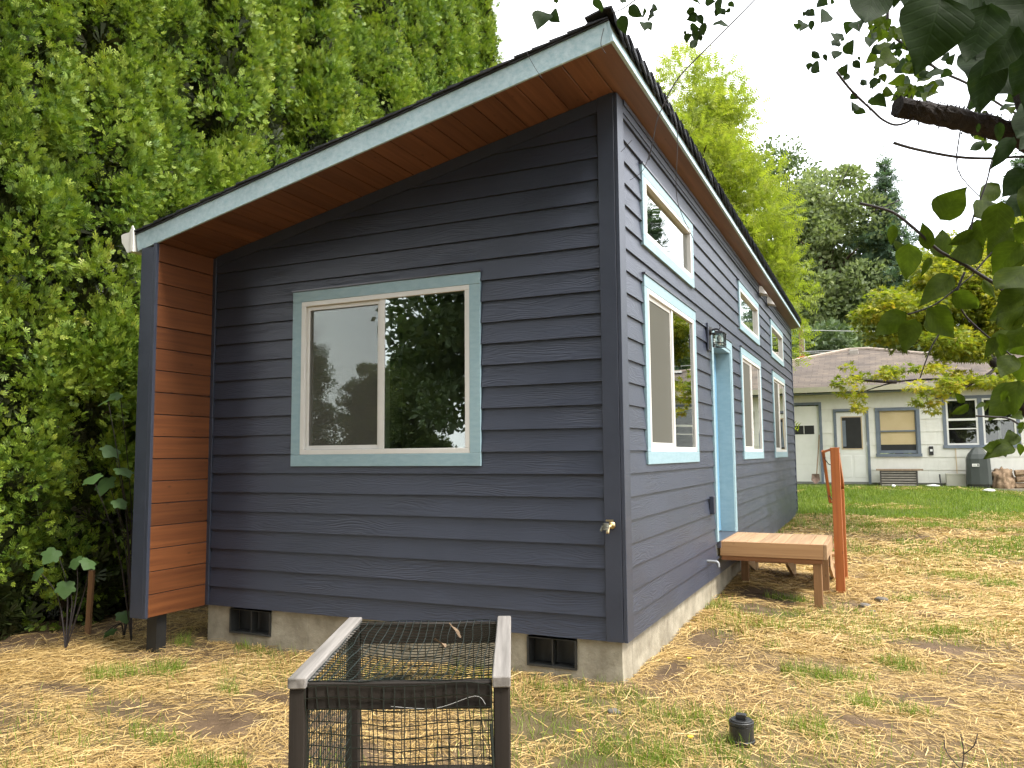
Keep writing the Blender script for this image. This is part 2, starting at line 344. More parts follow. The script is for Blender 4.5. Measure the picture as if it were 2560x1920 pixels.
# neighbour
M['nb_siding'] = surf('cream_wide_lap_paint', (0.70, 0.68, 0.60), (0.78, 0.76, 0.68), 3, 0.6, 0.15, 30, stretch=(2.5, 1, 1), vary=0.04)
M['nb_white'] = surf('white_door_paint', (0.74, 0.725, 0.67), (0.82, 0.805, 0.75), 3, 0.5, vary=0.02)
M['nb_trim'] = surf('blue_grey_trim_paint', (0.13, 0.155, 0.19), (0.17, 0.20, 0.235), 5, 0.5, vary=0.04)
M['nb_gutter'] = surf('cream_gutter', (0.60, 0.56, 0.46), (0.68, 0.64, 0.54), 4, 0.5, vary=0)
M['nb_blind'] = surf('tan_roller_blind', (0.56, 0.43, 0.23), (0.62, 0.49, 0.28), 3, 0.8, vary=0.03)
M['nb_tanframe'] = surf('tan_wood_stop', (0.55, 0.42, 0.26), (0.62, 0.49, 0.32), 5, 0.6)
M['grill'] = surf('dark_green_grill_cover', (0.030, 0.036, 0.032), (0.042, 0.05, 0.044), 3, 0.55, 0.3, 6, vary=0)
M['utility'] = surf('cream_utility_box', (0.40, 0.38, 0.30), (0.46, 0.44, 0.36), 4, 0.6, vary=0)
M['alu'] = surf('dull_aluminium_slat', (0.24, 0.21, 0.18), (0.34, 0.31, 0.27), 6, 0.45, vary=0.1)
M['darkslat'] = surf('dark_slat_board', (0.05, 0.045, 0.04), (0.08, 0.07, 0.06), 6, 0.7)  # one dark brown tone for bench panel, legs and roof deck
M['log'] = surf('split_log', (0.10, 0.065, 0.04), (0.28, 0.20, 0.13), 7, 0.9, 0.9, 20, spec=0.1)
M['rust'] = surf('rusty_shovel', (0.12, 0.075, 0.055), (0.2, 0.13, 0.10), 12, 0.7)
M['handle'] = wood('old_ash_handle', (0.20, 0.14, 0.09), (0.30, 0.22, 0.15), 'z', 0.7, knots=False)
M['white'] = surf('white_debris', (0.72, 0.72, 0.70), (0.8, 0.8, 0.78), 5, 0.5)
M['cable'] = surf('black_cable', (0.015, 0.015, 0.015), (0.02, 0.02, 0.02), 5, 0.5)
M['wire'] = surf('pale_wire', (0.35, 0.35, 0.34), (0.42, 0.42, 0.40), 5, 0.5)
M['pole'] = wood('utility_pole_wood', (0.13, 0.075, 0.05), (0.22, 0.135, 0.10), 'z', 0.85, knots=False)
M['orange'] = surf('orange_insulator', (0.65, 0.10, 0.02), (0.75, 0.14, 0.03), 5, 0.4)
M['stone'] = surf('field_stone', (0.09, 0.08, 0.065), (0.17, 0.15, 0.125), 8, 0.9, 0.6, 20)
# foliage
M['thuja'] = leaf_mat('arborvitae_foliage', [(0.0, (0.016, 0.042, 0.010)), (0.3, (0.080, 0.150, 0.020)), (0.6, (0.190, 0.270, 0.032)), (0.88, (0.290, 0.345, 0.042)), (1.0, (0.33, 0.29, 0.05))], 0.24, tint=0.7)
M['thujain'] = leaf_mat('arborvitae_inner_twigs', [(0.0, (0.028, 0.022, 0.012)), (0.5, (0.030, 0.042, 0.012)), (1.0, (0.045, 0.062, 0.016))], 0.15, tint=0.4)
M['locust'] = leaf_mat('yellow_green_locust_foliage', [(0.0, (0.15, 0.20, 0.020)), (0.5, (0.25, 0.30, 0.035)), (1.0, (0.38, 0.39, 0.06))], 0.55, tint=0.5)
M['broad'] = leaf_mat('mid_green_broadleaf', [(0.0, (0.075, 0.105, 0.045)), (0.5, (0.155, 0.195, 0.080)), (1.0, (0.25, 0.28, 0.12))], 0.4, tint=0.45)  # brightened so that distance haze sits in the leaf colour
M['broad2'] = leaf_mat('dark_green_broadleaf', [(0.0, (0.040, 0.065, 0.028)), (0.5, (0.085, 0.125, 0.05)), (1.0, (0.145, 0.185, 0.075))], 0.3, tint=0.5)
M['conifer'] = leaf_mat('blue_green_needles', [(0.0, (0.040, 0.070, 0.045)), (0.5, (0.080, 0.130, 0.082)), (1.0, (0.14, 0.20, 0.12))], 0.3, tint=0.4)  # needle colour lightened to carry distance haze
M['maple'] = leaf_mat('golden_maple_foliage', [(0.0, (0.075, 0.12, 0.014)), (0.45, (0.18, 0.215, 0.02)), (0.85, (0.38, 0.34, 0.03)), (1.0, (0.55, 0.31, 0.07))], 0.45, tint=0.55)
M['maplegreen'] = leaf_mat('olive_maple_foliage', [(0.0, (0.04, 0.065, 0.012)), (0.5, (0.10, 0.14, 0.02)), (1.0, (0.24, 0.26, 0.03))], 0.4, tint=0.4)
M['nearleaf'] = leaf_mat('backlit_dark_leaf', [(0.0, (0.012, 0.024, 0.009)), (1.0, (0.022, 0.040, 0.011))], 0.34, rough=0.6, spec=0.1, tint=0.0)  # darkness of backlit leaves put into the colour
M['youngleaf'] = leaf_mat('translucent_bright_leaf', [(0.0, (0.020, 0.040, 0.006)), (0.5, (0.044, 0.066, 0.007)), (1.0, (0.10, 0.125, 0.014))], 0.5, rough=0.6, spec=0.12, tint=0.0)  # brighter, more translucent copy of the same tree's leaf
add_veins(M['nearleaf']); add_veins(M['youngleaf'])
M['saplingleaf'] = leaf_mat('sapling_leaf', [(0.0, (0.035, 0.075, 0.024)), (1.0, (0.06, 0.11, 0.034))], 0.3, tint=0.0)
M['grass'] = leaf_mat('fresh_grass', [(0.0, (0.085, 0.145, 0.014)), (0.6, (0.17, 0.245, 0.030)), (1.0, (0.30, 0.33, 0.06))], 0.35, tint=0.3)
M['straw'] = leaf_mat('dry_straw', [(0.0, (0.20, 0.12, 0.045)), (0.3, (0.40, 0.265, 0.10)), (0.75, (0.56, 0.395, 0.16)), (1.0, (0.66, 0.52, 0.27))], 0.12, rough=0.6, spec=0.3, tint=0.25)

# ------------------------------------------------------------------ ground
GY = [-60, -20, -6, -2, 0, 2, 4, 8, 11, 13.5, 16, 18.2, 19, 40, 120]
GZ = [-0.8, -0.45, -0.39, -0.36, -0.335, -0.325, -0.28, -0.15, -0.06, 0.04, 0.28, 0.46, 0.50, 0.9, 2.5]
def sstep(a, b, t):
    t = np.clip((t-a)/(b-a), 0, 1); return t*t*(3-2*t)
def vnoise(x, y, s, seed=0):
    """cheap smooth value noise on arrays"""
    x = np.asarray(x, float)/s + seed*17.3; y = np.asarray(y, float)/s + seed*9.1
    xi = np.floor(x); yi = np.floor(y); fx = x-xi; fy = y-yi
    fx = fx*fx*(3-2*fx); fy = fy*fy*(3-2*fy)
    def h(a, b):
        v = np.sin(a*127.1 + b*311.7 + seed*74.7)*43758.5453
        return v-np.floor(v)
    return (h(xi, yi)*(1-fx)+h(xi+1, yi)*fx)*(1-fy) + (h(xi, yi+1)*(1-fx)+h(xi+1, yi+1)*fx)*fy
def gh(x, y):
    x = np.asarray(x, float); y = np.asarray(y, float)
    z = np.interp(y, GY, GZ)
    z = z - 0.22*sstep(3.2, 6.5, x)*sstep(12, 17, y) - 0.07*sstep(0.1, 0.9, x)*sstep(2.2, 3.6, y)*(1-sstep(7, 10, y))
    near = np.exp(-((x-0)**2+(y)**2)/400)
    z = z + near*((vnoise(x, y, 1.1, 1)-0.5)*0.05 + (vnoise(x, y, 0.33, 2)-0.5)*0.025) + (vnoise(x, y, 9, 3)-0.5)*0.12*(1-near)
    # keep it level along the new house's footing
    return z
def g1(x, y): return float(gh(x, y))

def lawn(x, y):
    edge = 13.1 + (vnoise(x, y, 1.6, 5)-0.5)*1.6
    return sstep(-0.25, 0.35, y-edge)
TUFTS = [(-3.9, -1.25, .34, .22), (-3.55, -1.0, .26, .2), (-2.75, -1.2, .2, .12), (-3.4, -0.16, .3, .1), (-2.9, -0.15, .16, .07), (0.12, -0.3, .2, .1), (-0.4, -0.22, .35, .1), (-1.1, -.2, .3, .1),
         (0.5, 0.7, .13, .12), (0.62, -0.55, .4, .25), (1.35, 0.9, .3, .3), (1.7, 0.3, .35, .2), (2.7, 6.4, .5, .3), (3.1, 6.0, .4, .25), (2.2, 9.2, .4, .3), (3.3, 9.4, .7, .5), (4.2, 9.8, .9, .5),
         (-1.7, -2.35, .4, .25), (-2.4, -2.1, .25, .15), (0.45, -1.2, .3, .25), (-4.25, -0.2, .2, .12), (0.2, -2.2, .3, .3), (1.25, -0.4, .35, .2), (1.9, 1.5, .3, .25), (1.5, 2.0, .2, .2), (2.3, 3.0, .3, .3), (2.0, 4.6, .2, .15), (0.9, 1.6, .15, .15), (.1, 3.2, .1, .3), (0.8, 4.2, .4, .15), (.15, 11.6, .15, .4), (1.6, 11.2, .8, .5), (2.6, 11.6, 1.0, .5), (1.0, -1.0, .25, .15)]
BARE = [(-3.9, -1.6, .5, .16), (-1.2, -1.9, .4, .3), (0.25, -1.5, .35, .3), (1.6, -0.1, .3, .15), (2.2, 2.2, .4, .2), (-0.1, -.45, .22, .12), (.2, .6, .14, .5), (2.0, .6, .3, .2), (0.32, 1.75, .28, .55), (-0.35, -1.0, .5, .35), (0.6, 3.35, .5, .35), (0.5, 4.2, .5, .5), (-3.1, -1.75, .5, .22), (-2.2, -1.75, .35, .3), (-4.2, -2.2, .4, .3), (-2.2, -1.2, .4, .15), (1.45, 4.2, .25, .2), (-1.7, -1.4, .3, .2)]
def ell(x, y, L):
    v = np.zeros_like(np.asarray(x, float))
    for cx, cy, rx, ry in L:
        v = np.maximum(v, 1-np.clip(((x-cx)/rx)**2+((y-cy)/ry)**2, 0, 1))
    return v
def tuft_d(x, y):
    wx = (vnoise(x, y, .22, 71)-.5)*.30; wy = (vnoise(x, y, .22, 72)-.5)*.22
    return np.clip(ell(x+wx, y+wy, TUFTS)*(.15+1.5*vnoise(x, y, .11, 73)), 0, 1)
def grass_d(x, y):
    t = sstep(0.05, 0.6, tuft_d(x, y))
    n = sstep(0.48, 0.8, vnoise(x, y, 0.8, 8))*0.42*sstep(-4.5, -2.0, x)
    mid = sstep(0.52, 0.8, vnoise(x, y*1.8, 1.7, 12))*0.75*sstep(4, 10, y)*sstep(1.0, 2.6, x)
    return np.clip(np.maximum(np.maximum(t, n), np.maximum(lawn(x, y)*(0.72+0.4*vnoise(x, y, .7, 4)), mid)), 0, 1)
def straw_d(x, y):
    b = sstep(0.1, 0.7, ell(x, y, BARE))
    n = (0.45+0.6*sstep(0.25, 0.62, vnoise(x, y, 0.55, 9)))*(0.55+.45*sstep(.2, .55, vnoise(x, y, 1.4, 19)))
    far = 1-lawn(x, y)*(1-0.9*sstep(0.6, 0.75, vnoise(x*0.5, y*1.6, 1.3, 21)))
    hedge = sstep(-5.9, -5.1, x+0.25*(vnoise(x, y, .6, 31)-.5))
    under = 1-sstep(-0.1, 0.1, x+0.02)*0
    return np.clip(n*(1-0.93*b)*far*(0.06+0.94*hedge), 0, 1.1)

gx = np.unique(np.concatenate([np.linspace(-400, -30, 16), np.linspace(-30, -8, 20), np.linspace(-8, 7, 150), np.linspace(7, 30, 24), np.linspace(30, 400, 16)]))
gy = np.unique(np.concatenate([np.linspace(-400, -30, 14), np.linspace(-30, -6, 22), np.linspace(-6, 6, 130), np.linspace(6, 20, 70), np.linspace(20, 60, 16), np.linspace(60, 400, 14)]))
XX, YY = np.meshgrid(gx, gy)
ZZ = gh(XX, YY)
V = np.stack([XX.ravel(), YY.ravel(), ZZ.ravel()], 1)
ny, nx = XX.shape
idx = np.arange(ny*nx).reshape(ny, nx)
F = np.stack([idx[:-1, :-1].ravel(), idx[:-1, 1:].ravel(), idx[1:, 1:].ravel(), idx[1:, :-1].ravel()], 1)
ma, nt, b = nmat('soil_and_turf')
at_s = nd(nt, 'ShaderNodeAttribute', attribute_name='straw'); at_g = nd(nt, 'ShaderNodeAttribute', attribute_name='tint')
mp = coords(nt, (1, 1, 1), rand=False)
n1 = nd(nt, 'ShaderNodeTexNoise', Scale=3.5, Detail=8, Roughness=0.65); nt.links.new(mp.outputs[0], n1.inputs['Vector'])
n2 = nd(nt, 'ShaderNodeTexNoise', Scale=38, Detail=6, Roughness=0.7); nt.links.new(mp.outputs[0], n2.inputs['Vector'])
soil = ramp(nt, [(0.3, (0.060, 0.040, 0.025)), (0.7, (0.155, 0.105, 0.066))]); nt.links.new(n1.outputs['Fac'], soil.inputs['Fac'])
strawc = ramp(nt, [(0.3, (0.15, 0.10, 0.048)), (0.7, (0.40, 0.29, 0.14))]); nt.links.new(n2.outputs['Fac'], strawc.inputs['Fac'])
grassc = ramp(nt, [(0.3, (0.035, 0.070, 0.010)), (0.7, (0.09, 0.15, 0.02))]); nt.links.new(n2.outputs['Fac'], grassc.inputs['Fac'])
sm = nd(nt, 'ShaderNodeMath', operation='MULTIPLY'); sm.inputs[1].default_value = 0.75; nt.links.new(at_s.outputs['Fac'], sm.inputs[0])
c_ = mixc(nt, sm.outputs[0], soil.outputs['Color'], strawc.outputs['Color'])
c_ = mixc(nt, at_g.outputs['Fac'], c_, grassc.outputs['Color'])
nt.links.new(c_, b.inputs['Base Color']); b.inputs['Roughness'].default_value = 0.95; b.inputs['Specular IOR Level'].default_value = 0.1
bp = nd(nt, 'ShaderNodeBump', Strength=0.8, Distance=0.02); nt.links.new(n2.outputs['Fac'], bp.inputs['Height']); nt.links.new(bp.outputs['Normal'], b.inputs['Normal'])
gd = grass_d(XX.ravel(), YY.ravel())
gd = np.where(YY.ravel() > 22, 0.9, gd); gd = np.where(YY.ravel() < -8, 0.8, gd)
me = np_mesh('ground', V, F, ma, tint=np.clip(gd, 0, 1)*np.where(YY.ravel() > 9, 0.75, 0.4), smooth=True)
a = me.attributes.new('straw', 'FLOAT', 'POINT'); a.data.foreach_set('value', np.clip(straw_d(XX.ravel(), YY.ravel()), 0, 1).astype(np.float32))
tag(link(bpy.data.objects.new('ground', me)), kind='structure')

# ------------------------------------------------------------------ the slate-blue house
SL = 0.2112; TOP = 4.235; CW = 4.16; LEN = 13.42; U = 0.1778
house = tag(empty('house', (0, 0, 0)), 'new slate blue lap-sided cottage with slanted roof and cedar soffit', 'house')
def ztop(X): return TOP + SL*X

def clip_poly(poly, f):
    """keep points with f(u,z) >= 0"""
    out = []
    for i in range(len(poly)):
        p, q = poly[i], poly[(i+1) % len(poly)]
        a, c = f(*p), f(*q)
        if a >= 0: out.append(p)
        if (a >= 0) != (c >= 0):
            t = a/(a-c); out.append((p[0]+t*(q[0]-p[0]), p[1]+t*(q[1]-p[1])))
    return out
def cells(u0, u1, z0, z1, holes):
    """split a rectangle round rectangular holes"""
    zs = sorted({z0, z1} | {z for h in holes for z in (h[2], h[3]) if z0 < z < z1}); out = []
    for za, zb in zip(zs, zs[1:]):
        zm = (za+zb)/2; iv = [(u0, u1)]
        for h in holes:
            if h[2] < zm < h[3]:
                nv = []
                for a, c in iv:
                    if h[1] <= a or h[0] >= c: nv.append((a, c)); continue
                    if h[0] > a: nv.append((a, h[0]))
                    if h[1] < c: nv.append((h[1], c))
                iv = nv
        out += [(a, c, za, zb) for a, c in iv]
    return out
def siding(parent, u0, u1, ztopf, holes, joints=None, mat=None, expo=U, d0=-0.026, d1=-0.006, zbase=0.0, zmax=4.3, name='siding_board'):
    k = 0
    while zbase + k*expo < zmax:
        z0 = zbase+k*expo; z1 = z0+expo-0.0012
        spans = [(u0, u1)]
        if joints:
            js = sorted(j for j in joints(k) if u0 < j < u1); e = [u0]+js+[u1]
            spans = [(a + (0.001 if a > u0 else 0), c - (0.001 if c < u1 else 0)) for a, c in zip(e, e[1:])]
        for a, c in spans:
            # pieces cut apart by openings that span the whole board are separate boards
            cs = cells(a, c, z0, z1, holes)
            groups = []
            for cc in cs:
                hit = [g_ for g_ in groups if any(cc[0] < d[1]-1e-6 and cc[1] > d[0]+1e-6 and (abs(cc[2]-d[3]) < 1e-6 or abs(cc[3]-d[2]) < 1e-6) for d in g_)]
                ng = [cc]
                for h in hit: ng += h; groups.remove(h)
                groups.append(ng)
            for g_ in groups:
                bm = NB(); ok = False
                dep = lambda z: d0+(d1-d0)*(z-z0)/(z1-z0)
                for (p, q, r, s) in g_:
                    poly = [(p, r), (q, r), (q, s), (p, s)]
                    poly = clip_poly(poly, lambda u_, z_: ztopf(u_)-z_)
                    if len(poly) >= 3 and q-p > 0.01:
                        prism(bm, poly, dep, lambda z: -0.002); ok = True
                if ok: obj(name, bm, mat or M['siding'], parent)
                else: bm.free()
        k += 1
def backing(name, parent_house, rz, loc, u0, u1, ztopf, holes, mat, th=0.11, z0=-0.0, pieces=None):
    bm = NB()
    us = sorted({u0, u1} | {h[0] for h in holes} | {h[1] for h in holes})
    for a, c in zip(us, us[1:]):
        um = (a+c)/2
        hs = sorted([h for h in holes if h[0] < um < h[1]], key=lambda h: h[2])
        lo = z0
        for h in hs:
            if h[2] > lo: prism(bm, [(a, lo), (c, lo), (c, h[2]), (a, h[2])], lambda z: 0.0, lambda z: th)
            lo = h[3]
        prism(bm, [(a, lo), (c, lo), (c, ztopf(c)), (a, ztopf(a))], lambda z: 0.0, lambda z: th)
    o = obj(name, bm, mat, parent_house); o.location = loc; o.rotation_euler = (0, 0, rz)
    return o

# window trim outlines (u0,u1,z0,z1) in each wall's frame
WF = [(-3.13, -1.18, 1.308, 2.92)]
WR_low = [(0.65, 2.72, 1.307, 2.915), (5.83, 7.91, 1.307, 2.915), (9.54, 11.62, 1.307, 2.915)]
WR_up = [(0.66, 2.71, 3.172, 3.88), (5.83, 7.90, 3.172, 3.88), (9.52, 11.56, 3.172, 3.88)]
DOOR = (3.60, 5.03, 0.20, 2.86)
def inset(h, d): return (h[0]+d, h[1]-d, h[2]+d, h[3]-d)
TW = 0.10
front = backing('front_wall', house, 0, (0, 0, 0), -CW, 0.0, ztop, [inset(w, TW) for w in WF], M['room'])
siding(front, -CW+0.069, -0.137, lambda u_: ztop(u_)-0.1, [inset(w, 0.02) for w in WF])
right = backing('side_wall', house, R(90), (0, 0, 0), 0.115, LEN, lambda u_: TOP, [inset(w, TW) for w in WR_low+WR_up]+[(DOOR[0]+0.10, DOOR[1]-0.12, 0.30, DOOR[3]-0.11)], M['room'])
siding(right, 0.134, LEN-0.06, lambda u_: TOP-0.105, [inset(w, 0.02) for w in WR_low+WR_up]+[(DOOR[0]+0.02, DOOR[1]-0.02, DOOR[2], DOOR[3]-0.02)],
       joints=lambda k: [3.1+((k*7) % 5)*0.83, 7.0+((k*3) % 7)*0.5, 10.9+((k*5) % 4)*0.55])
# corner boards, frieze boards
tb = M['siding_trim']
obj('corner_board', bx(-0.135, -0.003, -0.032, -0.001, 0, ztop(-0.03)), tb, front, bevel=0.002)
obj('corner_board', bx(-0.031, 0.131, -0.0305, -0.001, 0, TOP-0.01), tb, right, bevel=0.002)
obj('corner_board', bx(LEN-0.058, LEN+0.01, -0.0305, -0.001, 0, TOP-0.002), tb, right, bevel=0.002)
obj('corner_board', bx(-CW, -CW+0.066, -0.032, -0.001, 0, ztop(-CW)-0.005), tb, front, bevel=0.002)
bm = NB(); prism(bm, [(-CW+0.068, ztop(-CW+0.068)-0.105), (-0.137, ztop(-0.137)-0.105), (-0.137, ztop(-0.137)-0.004), (-CW+0.068, ztop(-CW+0.068)-0.004)], lambda z: -0.030, lambda z: -0.002)
obj('frieze_board', bm, tb, front)
obj('frieze_board', bx(0.133, LEN-0.06, -0.030, -0.002, TOP-0.105, TOP-0.045), tb, right)
obj('frieze_board', bx(0.133, LEN-0.06, -0.040, -0.002, TOP-0.0435, TOP-0.004), tb, right)
# walls out of sight
for nm, u0, u1, loc, rz, zt in (('rear_wall', 0, CW-0.12, (-0.12, 11.36, 0), R(180), lambda u_: ztop(-u_-0.12)-0.01), ('far_side_wall', -11.30, -0.02, (-CW, 0.0, 0), R(-90), lambda u_: ztop(-CW)-0.01)):
    bm = NB(); prism(bm, [(u0, 0), (u1, 0), (u1, zt(u1)), (u0, zt(u0))], lambda z: -0.015, lambda z: 0.1)
    o = obj(nm, bm, M['siding'], house); o.location = loc; o.rotation_euler = (0, 0, rz)
obj('interior_floor', bx(-CW+0.12, -0.115, 0.12, 11.3, 0.22, 0.27), M['roomfloor'], house)
obj('partition', bx(-CW+0.12, -1.3, 3.3, 3.4, 0.28, 3.4), M['room'], house)

def window(parent, w, slider=True, cap=True, screen_left=True):
    u0, u1, z0, z1 = w; a, c, p, q = u0+TW, u1-TW, z0+TW+0.005, z1-TW
    if not slider: a, c, p, q = u0+0.088, u1-0.088, z0+0.088, z1-0.088
    fwid = 0.045; mid = (a+c)/2; bm = NB()
    y0, y1 = -0.034, 0.075
    box(bm, a, c, y0, y1, p, p+fwid); box(bm, a, c, y0, y1, q-fwid, q)
    box(bm, a, a+fwid, y0, y1, p+fwid, q-fwid); box(bm, c-fwid, c, y0, y1, p+fwid, q-fwid)
    if slider: box(bm, mid-0.026, mid+0.03, -0.022, 0.07, p+fwid, q-fwid)
    o = obj('window', bm, M['vinyl'], house, bevel=0.003); o.location = parent.location; o.rotation_euler = parent.rotation_euler
    tr = M['blue_trim']; g = 0.0012
    obj('trim_board', bx(u0, u1, -0.036, -0.003, z1-(q and (z1-q)), z1), tr, o, bevel=0.002)
    obj('trim_board', bx(u0, u1, -0.036, -0.003, z0, p), tr, o, bevel=0.002)
    obj('trim_board', bx(u0, a, -0.0355, -0.003, p+g, q-g), tr, o, bevel=0.002)
    obj('trim_board', bx(c, u1, -0.0355, -0.003, p+g, q-g), tr, o, bevel=0.002)
    if cap:
        obj('head_flashing', bx(u0-0.008, u1+0.008, -0.046, -0.003, z1+0.002, z1+0.016), M['flash'], o)
    if slider:
        s0, s1, t0, t1 = a+fwid, mid-0.026, p+fwid, q-fwid
        bm = NB(); sw = 0.036
        box(bm, s0+.002, s1-.002, -0.010, 0.03, t0+.002, t0+sw); box(bm, s0+.002, s1-.002, -0.010, 0.03, t1-sw, t1-.002)
        box(bm, s0+.002, s0+sw, -0.010, 0.03, t0+sw, t1-sw); box(bm, s1-sw*0.6, s1-.002, -0.010, 0.03, t0+sw, t1-sw)
        obj('sash', bm, M['vinyl'], o)
        obj('pane', bx(s0+sw, s1-sw*0.6, 0.016, 0.020, t0+sw, t1-sw), M['pane'], o)
        bm = NB(); vv = [bm.verts.new(c_) for c_ in ((s0+sw, -0.004, t0+sw), (s1-sw*.6, -0.004, t0+sw), (s1-sw*.6, -0.004, t1-sw), (s0+sw, -0.004, t1-sw))]; bm.faces.new(vv)
        obj('screen', bm, M['screen'], o)
        obj('pane', bx(mid+0.03, c-fwid, -0.016, -0.012, p+fwid, q-fwid), M['pane'], o)
    else:
        obj('pane', bx(a+fwid, c-fwid, 0.008, 0.012, p+fwid, q-fwid), M['pane'], o)
    return o
window(front, WF[0])
for w in WR_low: window(right, w)
for w in WR_up: window(right, w, slider=False)

# door in the side wall: recessed, pale blue jambs
dr = obj('door', bx(DOOR[0]+0.145, DOOR[1]-0.165, 0.150, 0.195, 0.40, DOOR[3]-0.155), M['door'], house)
dr.location = right.location; dr.rotation_euler = right.rotation_euler
bt = M['blue_trim']
obj('trim_board', bx(DOOR[0], DOOR[0]+0.098, -0.038, -0.003, 0.376, DOOR[3]), bt, dr, bevel=0.002)
obj('trim_board', bx(DOOR[1]-0.118, DOOR[1], -0.038, -0.003, 0.376, DOOR[3]), bt, dr, bevel=0.002)
obj('trim_board', bx(DOOR[0]+0.1, DOOR[1]-0.12, -0.0375, -0.003, DOOR[3]-0.11, DOOR[3]), bt, dr, bevel=0.002)
obj('head_flashing', bx(DOOR[0]-0.008, DOOR[1]+0.008, -0.047, -0.003, DOOR[3]+0.002, DOOR[3]+0.016), M['flash'], dr)
obj('jamb', bx(DOOR[0]+0.101, DOOR[0]+0.138, -0.030, 0.20, 0.385, DOOR[3]-0.112), bt, dr)
obj('jamb', bx(DOOR[1]-0.158, DOOR[1]-0.122, -0.030, 0.20, 0.385, DOOR[3]-0.112), bt, dr)
obj('jamb', bx(DOOR[0]+0.139, DOOR[1]-0.159, -0.0295, 0.199, DOOR[3]-0.150, DOOR[3]-0.112), bt, dr)
obj('threshold', bx(DOOR[0]+0.10, DOOR[1]-0.12, -0.05, 0.20, 0.30, 0.382), M['flash'], dr)
bm = NB(); tube(bm, [(DOOR[0]+0.22, 0.15, 1.32), (DOOR[0]+0.22, 0.10, 1.32)], 0.012, 10); cyl(bm, (DOOR[0]+0.22, 0.085, 1.297), 0.02, 0.028, 0.046, 14)
obj('handle', bm, M['brass'], dr, smooth=True)

# wing wall on the left end, cedar-lined, with its support post
wing = obj('wing_wall', bx(-4.300, -4.150, -0.700, 0.0, 0.005, ztop(-4.3)-0.01), tb, house)
obj('end_board', bx(-4.318, -4.168, -0.722, -0.7005, -0.012, ztop(-4.318)-0.004), tb, wing, bevel=0.002)
obj('end_board', bx(-4.1665, -4.130, -0.7215, -0.690, -0.012, ztop(-4.16)-0.004), tb, wing, bevel=0.002)
pm = wood('stained_cedar_wing', (0.080, 0.025, 0.008), (0.150, 0.052, 0.016), 'y', 0.5, vary=0.2)
for k in range(17):
    za = -0.006+k*0.1995; zb = min(za+0.1925, ztop(-4.14)-0.006)
    if zb > za+0.02:
        o = obj('plank', bx(-4.1495, -4.131+random.uniform(-.0015, .001), -0.6885, -0.030, za, zb), pm, wing, bevel=0.003)
obj('support_post', bx(-4.32, -4.20, -0.53, -0.42, -0.55, 0.004), M['black'], house)

# foundation
fnd = obj('foundation', bx(-4.05, -0.25, 0.30, 11.2, -0.7, -0.02), M['concrete'], house)
VENTS = [(-3.85, -3.36, -0.245, -0.012), (-0.80, -0.385, -0.245, -0.012)]
bm = NB()
# one closed wall with two vent openings, so no seams show
pts = sorted({-4.13, -3.85, -3.36, -2.95, -0.80, -0.385, -0.028})
for a, c in zip(pts, pts[1:]):
    um = (a+c)/2; hole = any(v[0] < um < v[1] for v in VENTS)
    ztp = -0.245 if hole else -0.0015
    box(bm, a, c, 0.012, 0.28, -0.7, ztp)
bmesh.ops.remove_doubles(bm, verts=bm.verts[:], dist=1e-5)
obj('footing_wall', bm, M['concrete'], fnd)
obj('footing_wall', bx(-0.245, -0.0275, 0.282, 11.36, -0.7, -0.0015), M['concrete'], fnd)
for xx in (-2.953, -1.73): obj('form_seam', bx(xx-.002, xx+.002, 0.0095, 0.0125, -.69, -.003), M['concrete'], fnd)
for a, c, p, q in VENTS:
    v = empty('crawl_vent', parent=house)
    bm = NB(); t = 0.016
    box(bm, a+.001, c-.001, -0.004, 0.11, p+.001, p+t); box(bm, a+.001, c-.001, -0.004, 0.11, q-t, q-.011)
    box(bm, a+.001, a+t, -0.004, 0.11, p+t, q-t); box(bm, c-t, c-.001, -0.004, 0.11, p+t, q-t); box(bm, (a+c)/2-.006, (a+c)/2+.006, 0.02, 0.1, p+t, q-t)
    obj('vent_frame', bm, M['vent'], v)
    obj('vent_back', bx(a+.001, c-.001, 0.13, 0.14, p+.001, q-.011), M['black'], v)

# roof: everything in a frame tilted with the slope (local x up the slope)
TH = math.atan(SL)
roof = empty('roof', (0, 0, TOP), parent=house); roof.rotation_euler = (0, -TH, 0)
S0, S1, Y0, Y1 = -4.47, 0.226, -0.72, 13.58
obj('roof_deck', bx(S0+.03, S1-.03, Y0+.025, Y1-.025, 0.021, 0.145), M['darkslat'], roof)
k = 0; s = 0.0
while s > S0+0.05:
    a = max(s-0.187, S0+0.028)
    obj('soffit_board', bx(a+0.0035, s-0.0035, Y0+0.022, -0.001, random.uniform(-.001, .0005), 0.019), M['cedar_y'], roof, bevel=0.003)
    s -= 0.187
obj('soffit_board', bx(0.004, S1-0.026, Y0+0.022, Y1-0.03, -0.0005, 0.019), M['cedar_y'], roof, bevel=0.002)
obj('fascia_board', bx(S0, S1-0.0255, Y0, Y0+0.02, -0.012, 0.148), M['fascia'], roof, bevel=0.002)
obj('fascia_board', bx(S1-0.025, S1, Y0, Y1, -0.012, 0.148), M['fascia'], roof, bevel=0.002)
obj('fascia_board', bx(S0, S0+0.02, Y0+0.021, Y1, -0.012, 0.148), M['fascia'], roof)
